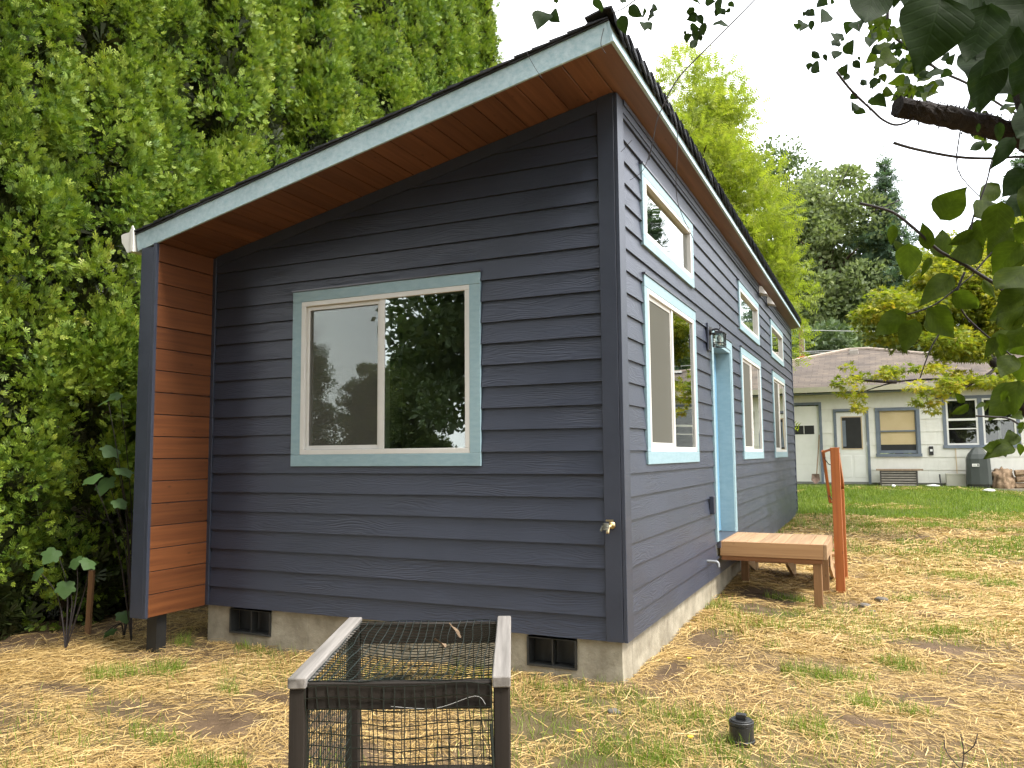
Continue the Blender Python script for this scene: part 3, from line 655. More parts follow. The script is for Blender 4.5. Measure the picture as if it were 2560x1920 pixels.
# shingle courses, each lapping the one below
ns = 33; ex = (S1-S0)/ns
obj('drip_edge', bx(S0-0.01, S1-0.001, Y0-0.012, Y1, 0.149, 0.158), M['black'], roof)
for k in range(ns):
    a = S0-0.02+k*ex; c = a+ex+0.10
    bm = NB(); jit = random.uniform(-.006, .006)
    y0 = Y0-0.022+jit
    v = [(a, y0, .172), (min(c, S1), y0, .161), (min(c, S1), Y1, .161), (a, Y1, .172), (a, y0, .188), (min(c, S1), y0, .168), (min(c, S1), Y1, .168), (a, Y1, .188)]
    vv = [bm.verts.new(q) for q in v]
    for f in ((0,3,2,1),(4,5,6,7),(0,1,5,4),(1,2,6,5),(2,3,7,6),(3,0,4,7)): bm.faces.new([vv[i] for i in f])
    obj('shingle_course', bm, M['shingle'], roof)
# ridge-cap shingles folded over the high edge
def cap_mesh():
    bm = NB(); L = 0.33; th = 0.013
    prof = [(-0.15, 0.0), (0.0, 0.006), (0.030, -0.006), (0.040, -0.045), (0.036, -0.118)]
    rings = []
    for (yy, lift, outw) in ((0.0, 0.036, 0.034), (L, 0.002, 0.0)):
        o_ = [bm.verts.new((x+outw*(1 if i > 1 else 0.2), yy, n+lift*(1 if i < 3 else 0.3))) for i, (x, n) in enumerate(prof)]
        i_ = [bm.verts.new((x+outw*(1 if i > 1 else 0.2)-(th if i > 1 else 0), yy, n+lift*(1 if i < 3 else 0.3)-(th if i < 3 else 0))) for i, (x, n) in enumerate(prof)]
        rings.append((o_, i_))
    (a, b_), (c, d) = rings; n = len(prof)
    for i in range(n-1):
        bm.faces.new((a[i], a[i+1], c[i+1], c[i])); bm.faces.new((b_[i], d[i], d[i+1], b_[i+1]))
        bm.faces.new((a[i], b_[i], b_[i+1], a[i+1])); bm.faces.new((c[i], c[i+1], d[i+1], d[i]))
    bm.faces.new((a[-1], b_[-1], d[-1], c[-1])); bm.faces.new((a[0], c[0], d[0], b_[0]))
    bmesh.ops.recalc_face_normals(bm, faces=bm.faces[:])
    me = bpy.data.meshes.new('ridge_cap_shingle'); bm.to_mesh(me); bm.free(); me.materials.append(M['shingle']); return me
cme = cap_mesh(); yy = Y0-0.03
while yy < Y1-0.1:
    o = bpy.data.objects.new('ridge_cap_shingle', cme); link(o, roof)
    o.location = (S1-0.012+random.uniform(-.003, .003), yy, 0.196+random.uniform(-.003, .003)); o.rotation_euler = (random.uniform(-.02, .02), random.uniform(-.04, .04), random.uniform(-.015, .015))
    yy += 0.215
# gutter along the low eave with its end cap
gp = [(-4.405, 3.505), (-4.405, 3.300), (-4.475, 3.300), (-4.505, 3.345), (-4.545, 3.395), (-4.558, 3.460), (-4.540, 3.468)]
bm = NB()
inn = [(x+(0.004 if i > 1 else -0.004), z+(0.004 if 0 < i < 4 else 0)) for i, (x, z) in enumerate(gp)]
A = [[bm.verts.new((x, y, z)) for x, z in gp] for y in (-0.735, 13.6)]; B = [[bm.verts.new((x, y, z)) for x, z in inn] for y in (-0.735, 13.6)]
for i in range(len(gp)-1):
    bm.faces.new((A[0][i], A[0][i+1], A[1][i+1], A[1][i])); bm.faces.new((B[0][i], B[1][i], B[1][i+1], B[0][i+1]))
    bm.faces.new((A[0][i], B[0][i], B[0][i+1], A[0][i+1])); bm.faces.new((A[1][i], A[1][i+1], B[1][i+1], B[1][i]))
gut = obj('gutter', bm, M['gutter'], house)
bm = NB(); ep = [(-4.398, 3.515), (-4.398, 3.293), (-4.48, 3.293), (-4.510, 3.34), (-4.551, 3.392), (-4.565, 3.463), (-4.545, 3.475), (-4.46, 3.482), (-4.44, 3.515)]
prism(bm, ep, lambda z: -0.744, lambda z: -0.737)
obj('end_cap', bm, M['gutter'], gut)
bm = NB(); prism(bm, [(-4.398, 3.52), (-4.398, 3.295), (-4.432, 3.305), (-4.425, 3.53), (-4.41, 3.54)], lambda z: -0.752, lambda z: -0.745)
obj('end_flange', bm, M['gutter'], gut)

# fittings on the walls
def soffit_vent(y):
    v = empty('exhaust_vent', (0, y, 4.10), parent=house)
    bm = NB(); vs_ = [(0.02, 0, 0), (0.02, 0.30, 0), (0.02, 0.30, .12), (0.02, 0, .12), (0.16, 0.02, -0.03), (0.16, 0.28, -0.03), (0.075, 0.28, .115), (0.075, 0.02, .115)]
    vv = [bm.verts.new(c_) for c_ in vs_]
    for f in ((0, 1, 2, 3), (4, 7, 6, 5), (0, 3, 7, 4), (1, 5, 6, 2), (2, 6, 7, 3), (0, 4, 5, 1)): bm.faces.new([vv[i] for i in f])
    obj('hood', bm, M['vinyl'], v, bevel=0.004)
    obj('mounting_block', bx(0.012, 0.034, -0.05, 0.35, -0.035, 0.128), M['siding_trim'], v)
soffit_vent(8.05); soffit_vent(9.10)
fc = empty('faucet', (-0.075, -0.03, 0.862), parent=house)
bm = NB(); tube(bm, [(0, 0, 0), (0, -0.018, 0)], [0.030, 0.026], 16); tube(bm, [(0, -0.018, 0), (0, -0.075, -0.008)], 0.014, 12)
tube(bm, smooth_path([(0, -0.06, -0.005), (-0.004, -0.085, -0.02), (-0.006, -0.095, -0.055)], 4), 0.012, 12)
obj('spout', bm, M['brass'], fc, smooth=True)
bm = NB(); tube(bm, [(0, -0.05, 0), (0, -0.058, 0.035)], 0.007, 8); tube(bm, [(-0.028, -0.06, 0.038), (0.028, -0.06, 0.038)], 0.008, 8)
obj('handle', bm, M['brass'], fc)
bm = NB(); cyl(bm, (-0.02, -0.085, -0.03), 0.026, 0.024, 0.05, 14); tube(bm, [(-0.045, -0.085, 0.0), (-0.06, -0.09, -0.04)], 0.010, 8)
obj('vacuum_breaker', bm, surf('mottled_old_brass', (0.03, 0.04, 0.035), (0.35, 0.34, 0.28), 90, 0.4, metal=0.7), fc)
obj('outlet_box', bx(0.018, 0.075, 3.25, 3.34, 0.72, 0.915), M['siding_trim'], house, bevel=0.006)
bm = NB(); tube(bm, smooth_path([(0.0, 3.05, 0.225), (0.06, 3.05, 0.225), (0.115, 3.05, 0.222), (0.135, 3.05, 0.205), (0.138, 3.05, 0.165)], 4), 0.0165, 12)
obj('drain_pipe', bm, M['pvc'], house, smooth=True)

# wall lantern by the door
lan = tag(empty('wall_lantern', (0.02, 3.46, 2.70)), 'black metal box lantern with clear glass mounted beside the blue door', 'lantern')
obj('mounting_block', bx(0.001, 0.022, -0.085, 0.085, -0.12, 0.20), M['siding_trim'], lan, bevel=0.003)
bm = NB(); cyl(bm, (0, 0, 0), 0.052, 0.045, 0.025, 18); bmesh.ops.rotate(bm, verts=bm.verts[:], cent=(0, 0, 0), matrix=Matrix.Rotation(R(90), 3, 'Y')); bmesh.ops.translate(bm, verts=bm.verts[:], vec=(0.022, 0, 0.11))
obj('back_plate', bm, M['blackmetal'], lan)
bm = NB(); tube(bm, smooth_path([(0.03, 0, 0.11), (0.08, 0, 0.13), (0.13, 0, 0.12), (0.13, 0, 0.085)], 4), 0.010, 8); tube(bm, smooth_path([(0.13, 0, 0.12), (0.145, 0, 0.15), (0.135, 0, 0.175)], 3), 0.006, 6)
obj('arm', bm, M['blackmetal'], lan)
bm = NB(); L = 0.062; cx = 0.13
for sx in (-1, 1):
    for sy in (-1, 1): box(bm, cx+sx*L-.005, cx+sx*L+.005, sy*L-.005, sy*L+.005, -0.085, 0.07)
for zz in (-0.085, -0.045):
    for s_ in (-1, 1):
        box(bm, cx-L+.005, cx+L-.005, s_*L-.005, s_*L+.005, zz, zz+.011); box(bm, cx+s_*L-.0048, cx+s_*L+.0048, -L+.005, L-.005, zz, zz+.011)
obj('cage', bm, M['blackmetal'], lan)
bm = NB(); rr = [(L+.012, 0.068), (L+.012, 0.076), (0.04, 0.092), (0.04, 0.10), (0.0, 0.102)]
prev = None
for w_, z_ in rr:
    ring = [bm.verts.new((cx+a_*w_, b_*w_, z_)) for a_, b_ in ((-1, -1), (1, -1), (1, 1), (-1, 1))]
    if prev:
        for i in range(4): bm.faces.new((prev[i], prev[(i+1) % 4], ring[(i+1) % 4], ring[i]))
    else: bm.faces.new(ring[::-1])
    prev = ring
obj('top_cap', bm, M['blackmetal'], lan)
bm = NB()
for s_ in (-1, 1):
    box(bm, cx-L+.006, cx+L-.006, s_*(L-.006)-.001, s_*(L-.006)+.001, -0.082, 0.066); box(bm, cx+s_*(L-.006)-.001, cx+s_*(L-.006)+.001, -L+.008, L-.008, -0.082, 0.066)
obj('glass', bm, M['lamp_glass'], lan)
bm = NB(); cyl(bm, (cx, 0, -0.06), 0.012, 0.03, 0.08, 14); cyl(bm, (cx, 0, 0.02), 0.03, 0.014, 0.04, 14)
obj('bulb', bm, M['white'], lan, smooth=True)

# ------------------------------------------------------------------ porch platform with steps and rail
por = tag(empty('porch_steps', (0, 0, 0)), 'new wooden porch platform with steps and orange stained rail at blue door', 'porch')
DX0, DX1, DY0, DY1, DZ = 0.045, 1.20, 3.74, 4.94, 0.373
nb = 8; wdt = (DX1-0.04-DX0)/nb
for k in range(nb):
    obj('deck_board', bx(DX0+k*wdt+.002, DX0+(k+1)*wdt-.002, DY0+.0395, DY1, DZ-.038, DZ-random.uniform(0, .0015)), M['fir_y'], por, bevel=0.003)
obj('rim_board', bx(DX0-.01, DX1-.0395, DY0, DY0+.038, DZ-.165, DZ), M['fir_x'], por, bevel=0.003)
obj('rim_board', bx(DX1-.038, DX1, DY0, DY1+.04, DZ-.165, DZ), M['fir_y'], por, bevel=0.003)
obj('rim_board', bx(DX0, DX1-.04, DY1+.001, DY1+.039, DZ-.19, DZ-.04), M['fir_dark'], por)
for xx in (0.3, 0.62, 0.92): obj('joist', bx(xx, xx+.038, DY0+.04, DY1-.001, DZ-.18, DZ-.039), M['fir_dark'], por)
obj('beam', bx(DX0, DX1-.05, DY0+.012, DY0+.05, DZ-.215, DZ-.167), M['fir_dark'], por)
for lx, ly in ((1.045, 3.765), (1.055, 4.80), (0.10, 4.80)):
    obj('leg', bx(lx, lx+.089, ly, ly+.089, g1(lx, ly)-.12, DZ-.216 if ly < 4 else DZ-.182), M['fir_z'], por, bevel=0.003)
for xx in (0.12, 0.62, 1.12):
    bm = NB(); pts_ = [(DY1+.04, DZ-.165), (DY1+.04, DZ-.40), (DY1+.92, g1(xx, 5.9)-.04), (DY1+1.02, g1(xx, 5.9)-.04), (DY1+1.02, -0.10), (DY1+.70, -0.10), (DY1+.70, 0.055), (DY1+.38, 0.055), (DY1+.38, 0.20), (DY1+.06, 0.20)]
    a_ = [bm.verts.new((xx, y_, z_)) for y_, z_ in pts_]; b_ = [bm.verts.new((xx+.038, y_, z_)) for y_, z_ in pts_]
    bm.faces.new(a_); bm.faces.new(b_[::-1])
    for i in range(len(pts_)): bm.faces.new((a_[i], a_[(i+1) % len(pts_)], b_[(i+1) % len(pts_)], b_[i]))
    obj('stringer', bm, M['fir_y'], por)
for k, z_ in enumerate((0.20, 0.055, -0.10)):
    for j in range(2):
        ya = DY1+.065+k*.32+j*.143
        obj('tread', bx(0.08, 1.20, ya, ya+.138, z_+.001, z_+.039), M['fir_x'], por, bevel=0.003)
RX = 1.215
obj('rail_post', bx(RX, RX+.105, 4.86, 4.955, g1(1.25, 4.9)-.1, 1.455), M['rail_z'], por, bevel=0.004)
obj('rail_post', bx(RX+.002, RX+.10, 5.86, 5.95, g1(1.25, 5.9)-.1, 0.90), M['rail_z'], por, bevel=0.004)
bm = NB(); pts_ = [(4.956, 1.33), (4.956, 1.42), (5.95, 0.99), (5.95, 0.90)]
a_ = [bm.verts.new((RX+.03, y_, z_)) for y_, z_ in pts_]; b_ = [bm.verts.new((RX+.103, y_, z_)) for y_, z_ in pts_]
bm.faces.new(a_); bm.faces.new(b_[::-1])
for i in range(4): bm.faces.new((a_[i], a_[(i+1) % 4], b_[(i+1) % 4], b_[i]))
obj('rail', bm, M['rail_y'], por)
bm = NB(); tube(bm, [(RX+.005, 4.90, 1.43), (RX-.085, 4.905, 1.40)], 0.019, 4); tube(bm, [(RX-.085, 4.905, 1.41), (RX-.085, 5.93, 0.72)], 0.022, 4); tube(bm, [(RX-.085, 5.92, 0.73), (RX+.01, 5.92, 0.70)], 0.019, 4)
hr = obj('grab_rail', bm, M['rail_y'], por)
for yy_, zz_ in ((4.98, 1.30), (5.75, 0.79)):
    bm = NB(); tube(bm, smooth_path([(RX+.002, yy_, zz_-.06), (RX-.03, yy_, zz_-.05), (RX-.083, yy_, zz_+.03)], 3), 0.006, 6)
    obj('bracket', bm, M['blackmetal'], hr)

# ------------------------------------------------------------------ netted garden frame in the foreground
CO = px(719.5, 1694, 2.8); CO.z = 0
cage = tag(empty('netted_garden_frame', (CO.x, CO.y, 0), math.atan2(rt.y, rt.x)), 'weathered wooden frame covered in dark plastic netting in front of the house', 'garden frame')
Wd, Ln, Ht = 0.776, 1.05, 0.628
gb = g1(CO.x, CO.y)-.12
for x_, y_ in ((0.004, 0.004), (Wd-.060, 0.004), (0.006, Ln-.066), (Wd-.062, Ln-.066)):
    obj('post', bx(x_, x_+.056, y_, y_+.062, gb, Ht-.0395), M['darkpost'], cage, bevel=0.004)
for x_ in (0.0, Wd-.064):
    obj('side_rail', bx(x_, x_+.064, -0.006, Ln+.004, Ht-.0385, Ht), M['weathered'], cage, bevel=0.004)
obj('cross_bar', bx(0.065, Wd-.066, 0.012, 0.050, Ht-.115, Ht-.022), M['darkbar'], cage, bevel=0.004)
obj('cross_bar', bx(0.065, Wd-.066, Ln-.05, Ln-.012, Ht-.115, Ht-.022), M['darkbar'], cage, bevel=0.004)
obj('cross_bar', bx(0.065, Wd-.066, Ln-.05, Ln-.012, -0.14, -0.05), M['darkbar'], cage, bevel=0.004)
def netting(fn, nu, nv, rad=0.0022, seg=10):
    """fn(a,b) -> point for a,b in 0..1"""
    bm = NB()
    for i in range(nu):
        a = i/(nu-1); tube(bm, [fn(a, k/seg) for k in range(seg+1)], rad, 3, False)
    for j in range(nv):
        b_ = j/(nv-1); tube(bm, [fn(k/seg, b_) for k in range(seg+1)], rad, 3, False)
    return bm
def wob(a, b, s): return 0.006*(mnoise.noise(Vector((a*5+s, b*5, s*3.1))))
xa, xb = 0.066, Wd-.066
def topnet(a, b):
    sag = 0.055*math.sin(math.pi*a)*math.sin(math.pi*b)
    return (xa+(xb-xa)*a+wob(a, b, 1)*2, 0.02+(Ln-.04)*b+wob(a, b, 2)*2, Ht-.016-sag+wob(a, b, 3))
def frontnet(a, b):
    return (xa+(xb-xa)*a+wob(a, b, 4)*2.5, 0.004-0.012*math.sin(math.pi*a)*b+wob(a, b, 5), Ht-.03-0.86*b+wob(a, b, 6)*2.2-0.012*math.sin(math.pi*a)*(b > .1))
def backnet(a, b):
    return (xa+(xb-xa)*a+wob(a, b, 7)*2, Ln-.006+wob(a, b, 8), Ht-.06-0.80*b+wob(a, b, 9)*2)
def sidenet(x):
    return lambda a, b: (x+wob(a, b, x*3), 0.07+(Ln-.14)*a+wob(a, b, 3+x), Ht-.06-0.8*b)
for f_, nu, nv in ((topnet, 19, 27), (frontnet, 18, 22), (backnet, 18, 20)):
    tag(obj('netting', netting(f_, nu, nv), M['net'], cage), kind='stuff')
tag(obj('netting', netting(sidenet(0.03), 24, 20), M['net'], cage), kind='stuff')
tag(obj('netting', netting(sidenet(Wd-.03), 24, 20), M['net'], cage), kind='stuff')
bm = NB(); tube(bm, smooth_path([frontnet(.99, .16), frontnet(1.0, .4), frontnet(.985, .6), frontnet(1.0, .9)], 5), 0.0055, 6)
obj('net_edge_roll', bm, M['net'], cage)
bm = NB(); tube(bm, smooth_path([frontnet(.45, .075), frontnet(.7, .095), frontnet(.92, .055), frontnet(.97, .085)], 5), 0.0009, 5)
obj('tie_wire', bm, M['wire'], cage)

# black drain cleanout
pc = tag(empty('cleanout_pipe', (0.952, -0.775, g1(0.952, -0.775))), 'black plastic drain cleanout with square plug standing in straw', 'drain cap')
bm = NB()
for r0, r1, z0, h in ((0.078, 0.078, -0.12, 0.145), (0.072, 0.072, 0.0251, 0.085), (0.075, 0.074, 0.1102, 0.022)): cyl(bm, (0, 0, z0), r0, r1, h, 32)
obj('pipe', bm, M['abs'], pc, bevel=0.003)
bm = NB(); cyl(bm, (0, 0, 0.1325), 0.066, 0.064, 0.008, 32); obj('plug', bm, M['abs'], pc, bevel=0.002)
bm = NB(); box(bm, -.030, .030, -.020, .020, 0.141, 0.172); obj('square_lug', bm, M['abs'], pc, bevel=0.003)

# ------------------------------------------------------------------ foliage builders
_sp = [(0, 0, 0)]; _sf = []
for a_, l_ in ((-46, .66), (-24, .95), (0, 1.2), (23, .9), (48, .62)):
    q = len(_sp)
    for da in (-7, 7):
        _sp.append((math.sin(R(a_+da))*l_, math.cos(R(a_+da))*l_, -.07*abs(a_)/58))
    _sf.append((0, q+1, q))
T_spray = np.array(_sp); TF_spray = np.array(_sf)
T_leaf = np.array([(0, 0, 0), (-.32, .45, .07), (0, 1.0, -.06), (.32, .45, .07)]); TF_leaf = np.array([(0, 3, 2), (0, 2, 1)])
T_maple = np.array([(0, .05, 0), (0, 1, -.06), (-.17, .42, .03), (-.62, .72, -.05), (-.26, .22, .03), (-.60, .12, -.05), (.17, .42, .03), (.62, .72, -.05), (.26, .22, .03), (.60, .12, -.05)])
TF_maple = np.array([(0, 1, 2), (0, 6, 1), (0, 2, 3), (0, 3, 4), (0, 4, 5), (0, 7, 6), (0, 8, 7), (0, 9, 8)])
_pin = [(0, 0, 0)]; _pf = []
for i in range(5):
    y_ = 0.15+i*0.17
    for s_ in (-1, 1):
        q = len(_pin); _pin += [(s_*.26, y_+.13, -.05), (s_*.16, y_-.04, .0)]
        _pf.append((0, q, q+1) if s_ > 0 else (0, q+1, q))
        _pin[q+1] = (s_*.17, y_+.01, 0.01); _pin += [(0, y_-.03, .0), (0, y_+.07, 0)]; _pf[-1] = (q+2, q, q+3) if s_ < 0 else (q+2, q+3, q)
T_pin = np.array(_pin); TF_pin = np.array(_pf)
def sphere_pts(n):
    v = rng.normal(size=(n, 3)); return unit(v)
def lobes_mesh(name, C, Rd, per, T, TF, size, mat, droop=0.0, upb=0.5, out=0.6, shell=0.55, flat=False):
    """C lobe centres (n,3), Rd radii (n,3); leaves over the shell of each lobe"""
    n = len(C); per = np.asarray(per); k = int(per.sum()) if per.size > 1 else int(per)*n
    li = np.repeat(np.arange(n), per if per.size > 1 else int(per))
    d = sphere_pts(k); rad = shell+(1-shell)*rng.random(k)**0.6
    P = C[li] + d*Rd[li]*rad[:, None]
    ax = unit(d*out + np.array([0, 0, upb-droop])[None, :] + 0.45*rng.normal(size=(k, 3)))
    N = unit(d + 0.6*rng.normal(size=(k, 3))) if not flat else unit(np.array([0, 0, 1.0])[None, :] + 0.35*rng.normal(size=(k, 3)))
    S = size*(0.7+0.6*rng.random(k))
    V, F = scatter(T, TF, P, ax, N, S)
    lt = rng.random(n)
    t = np.clip(lt[li]*0.75+0.25*rng.random(k), 0, 1)
    return np_mesh(name, V, F, mat, tint=np.repeat(t, len(T)))

# arborvitae: tall narrow columns of upright plumes
def thuja_mesh(H, Rm, nl, per, seed, size=0.105):
    global rng
    rng = np.random.default_rng(seed)
    h = 0.2+(H-0.3)*rng.random(nl)**0.92
    h = np.where((h < 1.5) & (rng.random(nl) < .4), 1.5+(H-2)*rng.random(nl), h)
    th = 2*np.pi*rng.random(nl)
    f = h/H
    Rr = Rm*(1-f**2.6)*np.minimum(1, 0.78+0.22*np.minimum(1, h/1.4))*(0.70+0.5*rng.random(nl))
    rr = Rr*(0.70+0.30*rng.random(nl)**0.6)
    C = np.stack([rr*np.cos(th), rr*np.sin(th), h], 1)
    s = 0.65+0.8*rng.random(nl)**1.3
    Rd = np.stack([0.23*s, 0.23*s, 0.46*s], 1)
    # each plume carries tufts of flat sprays on its outer side
    nt_ = np.maximum(5, (15*s**1.6)).astype(int); li = np.repeat(np.arange(nl), nt_); kt = len(li)
    d = sphere_pts(kt); outw = unit(np.stack([C[li, 0], C[li, 1], np.full(kt, .25)], 1)); d = unit(d+.75*outw)
    tc_ = C[li]+d*Rd[li]*(.72+.30*rng.random((kt, 1))); td = unit(d*.9+np.array([[0, 0, .55]])+.25*rng.normal(size=(kt, 3)))
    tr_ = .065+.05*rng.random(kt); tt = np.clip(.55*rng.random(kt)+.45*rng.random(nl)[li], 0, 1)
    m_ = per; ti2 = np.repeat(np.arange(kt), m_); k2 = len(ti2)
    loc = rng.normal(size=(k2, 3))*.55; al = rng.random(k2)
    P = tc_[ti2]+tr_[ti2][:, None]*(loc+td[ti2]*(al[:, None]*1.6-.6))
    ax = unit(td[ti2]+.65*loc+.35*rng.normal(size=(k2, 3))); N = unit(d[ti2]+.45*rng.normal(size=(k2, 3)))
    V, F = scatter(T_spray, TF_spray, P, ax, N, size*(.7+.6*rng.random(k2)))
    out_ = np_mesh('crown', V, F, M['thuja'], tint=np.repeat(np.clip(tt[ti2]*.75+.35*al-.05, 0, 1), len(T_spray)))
    # dense dead twigs and old sprays inside the column
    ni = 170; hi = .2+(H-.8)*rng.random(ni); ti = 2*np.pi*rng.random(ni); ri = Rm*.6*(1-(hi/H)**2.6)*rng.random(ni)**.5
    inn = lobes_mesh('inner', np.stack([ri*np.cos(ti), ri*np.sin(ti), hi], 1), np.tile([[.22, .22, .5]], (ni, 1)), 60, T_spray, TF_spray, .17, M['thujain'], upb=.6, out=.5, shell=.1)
    return out_, inn
def trunk_bm(pts, rads, limbs=()):
    bm = NB(); tube(bm, smooth_path(pts, 4), list(np.interp(np.linspace(0, 1, (len(pts)-1)*4+1), np.linspace(0, 1, len(rads)), rads)), 9)
    for p, q, r0 in limbs:
        p = Vector(p); q = Vector(q); mid = (p+q)/2+Vector((0, 0, .15*(q-p).length))
        tube(bm, smooth_path([p, mid, q], 3), [r0, r0*.9, r0*.8, r0*.65, r0*.5, r0*.35, r0*.15], 6)
    return bm
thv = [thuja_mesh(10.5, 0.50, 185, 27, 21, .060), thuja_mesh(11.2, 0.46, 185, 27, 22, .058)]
TR_ = []
for sd_ in range(2):
    random.seed(50+sd_)
    limbs = []
    for i in range(46):
        z_ = random.uniform(.25, 8.5); a_ = random.uniform(0, 6.28); L_ = random.uniform(.35, .8)*(1-z_/14)
        limbs.append(((0, 0, z_), (L_*math.cos(a_), L_*math.sin(a_), z_+random.uniform(.2, .7)), random.uniform(.012, .026)))
    bm = trunk_bm([(0, 0, -.3), (0.03, 0.02, 2), (-.02, .03, 6), (0, 0, 10)], [.14, .11, .07, .015], limbs)
    me = bpy.data.meshes.new('trunk'); bmesh.ops.recalc_face_normals(bm, faces=bm.faces[:]); bm.to_mesh(me); bm.free(); me.materials.append(M['bark']); TR_.append(me)
random.seed(5)
HEDGE = [(-5.75, -1.75, .92), (-6.25, -0.75, .95), (-6.2, 0.15, 1.0), (-6.3, 1.05, .92), (-6.15, 2.0, 1.02), (-6.3, 2.9, .98), (-6.2, 3.9, 1.06), (-6.35, 4.85, 1.0), (-6.2, 5.8, 1.08), (-6.3, 6.8, 1.1), (-6.2, 7.8, 1.12), (-6.35, 8.8, 1.15), (-6.2, 9.75, 1.2), (-6.9, -2.6, .95)]
HL = ['arborvitae at the left photo edge, leaning nearest to the camera', 'arborvitae column just right of the nearest one at the left edge', 'arborvitae standing behind the cedar lined wing wall',
      'arborvitae seen directly above the gutter end of the new house', 'arborvitae second to the right of the gutter end, over the low eave', 'arborvitae third to the right of the gutter end', 'arborvitae fourth to the right of the gutter end',
      'arborvitae fifth to the right of the gutter end, above mid roof', 'arborvitae sixth from the gutter end with gaps of sky beside it', 'arborvitae seventh from the gutter end', 'arborvitae third from the far end of the hedge row',
      'arborvitae next to last at the far end of the hedge row', 'arborvitae ending the hedge row, with open sky on its right', 'arborvitae mostly hidden behind the nearest one at the left edge']
for i, ((x_, y_, s_), lb) in enumerate(zip(HEDGE, HL)):
    t = tag(empty('arborvitae_tree', (x_, y_, g1(x_, y_))), 'tall green '+lb, 'tree', 'arborvitae hedge row')
    rz = random.uniform(0, 6.28)
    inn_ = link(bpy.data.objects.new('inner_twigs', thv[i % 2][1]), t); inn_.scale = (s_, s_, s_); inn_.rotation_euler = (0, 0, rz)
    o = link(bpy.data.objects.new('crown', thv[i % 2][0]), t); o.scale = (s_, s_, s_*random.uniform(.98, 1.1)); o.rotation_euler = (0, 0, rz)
    if i == 0: o.rotation_euler = (R(3), R(6), rz)
    o = link(bpy.data.objects.new('trunk', TR_[i % 2]), t); o.scale = (s_, s_, s_); o.rotation_euler = (0, 0, rz)
for k in range(14):  # added second row that blocks sky behind the front row
    x_, y_ = -7.55+random.uniform(-.2, .2), -2.2+k*1.0
    t = tag(empty('arborvitae_tree', (x_, y_, g1(x_, y_))), 'arborvitae in an added back row, blocking sky in gaps of the front row', 'tree', 'added back row of arborvitae')
    for nm_, me_ in (('inner_twigs', thv[k % 2][1]), ('crown', thv[(k+1) % 2][0]), ('trunk', TR_[k % 2])):
        o = link(bpy.data.objects.new(nm_, me_), t); o.rotation_euler = (0, 0, k*2.1); o.scale = (1.05, 1.05, .95+.01*k)
t = tag(empty('arborvitae_tree', (-7.4, 14.2, g1(-7.4, 14.2))), 'distant arborvitae tip poking above the roof right of the hedge row', 'tree')
o = link(bpy.data.objects.new('crown', thv[1][0]), t); o.scale = (.95, .95, 0.97)
link(bpy.data.objects.new('trunk', TR_[0]), t)

def tree(name, label, loc, crown, trunk, group=None, cat='tree', parts=None):
    t = tag(empty(name, loc), label, cat, group)
    link(bpy.data.objects.new('crown', crown), t) if not isinstance(crown, list) else [link(bpy.data.objects.new('crown', c_), t) for c_ in crown]
    if trunk is not None: obj('trunk', trunk, M['bark'], t, smooth=True)
    return t
def crown_lobes(n, Rx, Ry, Rz, zc, seed, lob=(0.9, 1.5), taper=0.0):
    r_ = np.random.default_rng(seed)
    d = unit(r_.normal(size=(n, 3))); rad = 0.35+0.62*r_.random(n)**0.6
    C = d*rad[:, None]*np.array([Rx, Ry, Rz])[None, :]
    f = (C[:, 2]+Rz)/(2*Rz); C[:, :2] *= (1-taper*np.clip(f, 0, 1))[:, None]
    C[:, 2] += zc
    s = lob[0]+(lob[1]-lob[0])*r_.random(n)
    return C, np.stack([s, s, s*0.72], 1)
def simple_trunk(H, r0, seed, nl=9, spread=2.0, z0=.3):
    random.seed(seed); limbs = []
    for i in range(nl):
        z_ = H*random.uniform(z0, .85); a_ = random.uniform(0, 6.28); L_ = spread*random.uniform(.6, 1.1)
        limbs.append(((0, 0, z_), (L_*math.cos(a_), L_*math.sin(a_), z_+L_*random.uniform(.4, .9)), r0*.35))
    return trunk_bm([(0, 0, -.5), (r0*.5, 0, H*.35), (-r0*.5, r0*.4, H*.7), (0, 0, H*.98)], [r0*1.3, r0, r0*.6, .03], limbs)

# trees beyond
rng = np.random.default_rng(3)
def bgpos(x, D):
    p = px(x, 1130, D); return (p.x, p.y, g1(p.x, p.y))
C, Rd = crown_lobes(165, 3.1, 3.1, 5.6, 6.4, 4, (0.45, 0.9), 0.58)
lc = lobes_mesh('crown', C, Rd, 185, T_pin, TF_pin, 0.29, M['locust'], droop=0.15, upb=0.3, out=0.9, shell=0.45)
tree('locust_tree', 'bright yellow-green feathery tree rising behind the high roof edge', bgpos(1755, 20.5), lc, simple_trunk(10, .17, 4), None)
C, Rd = crown_lobes(180, 3.6, 3.6, 6.5, 7.9, 5, (0.6, 1.1), 0.2)
bc = lobes_mesh('crown', C, Rd, 240, T_leaf, TF_leaf, 0.22, M['broad'], upb=0.1, out=0.8, shell=0.35)
tree('broadleaf_tree', 'large rounded mid-green tree behind the neighbouring roof, left of the conifer', bgpos(2105, 37), bc, simple_trunk(11, .3, 6, 10, 3))
C, Rd = crown_lobes(110, 3.0, 3.0, 7.6, 9.2, 15, (0.7, 1.3), 0.35)
dc = lobes_mesh('crown', C, Rd, 260, T_leaf, TF_leaf, 0.22, M['broad2'], upb=0.1, out=0.8, shell=0.35)
tree('broadleaf_tree', 'darker green tree between the yellow-green tree and the rounded one', bgpos(1985, 40), dc, simple_trunk(12, .28, 7, 10, 2.5))
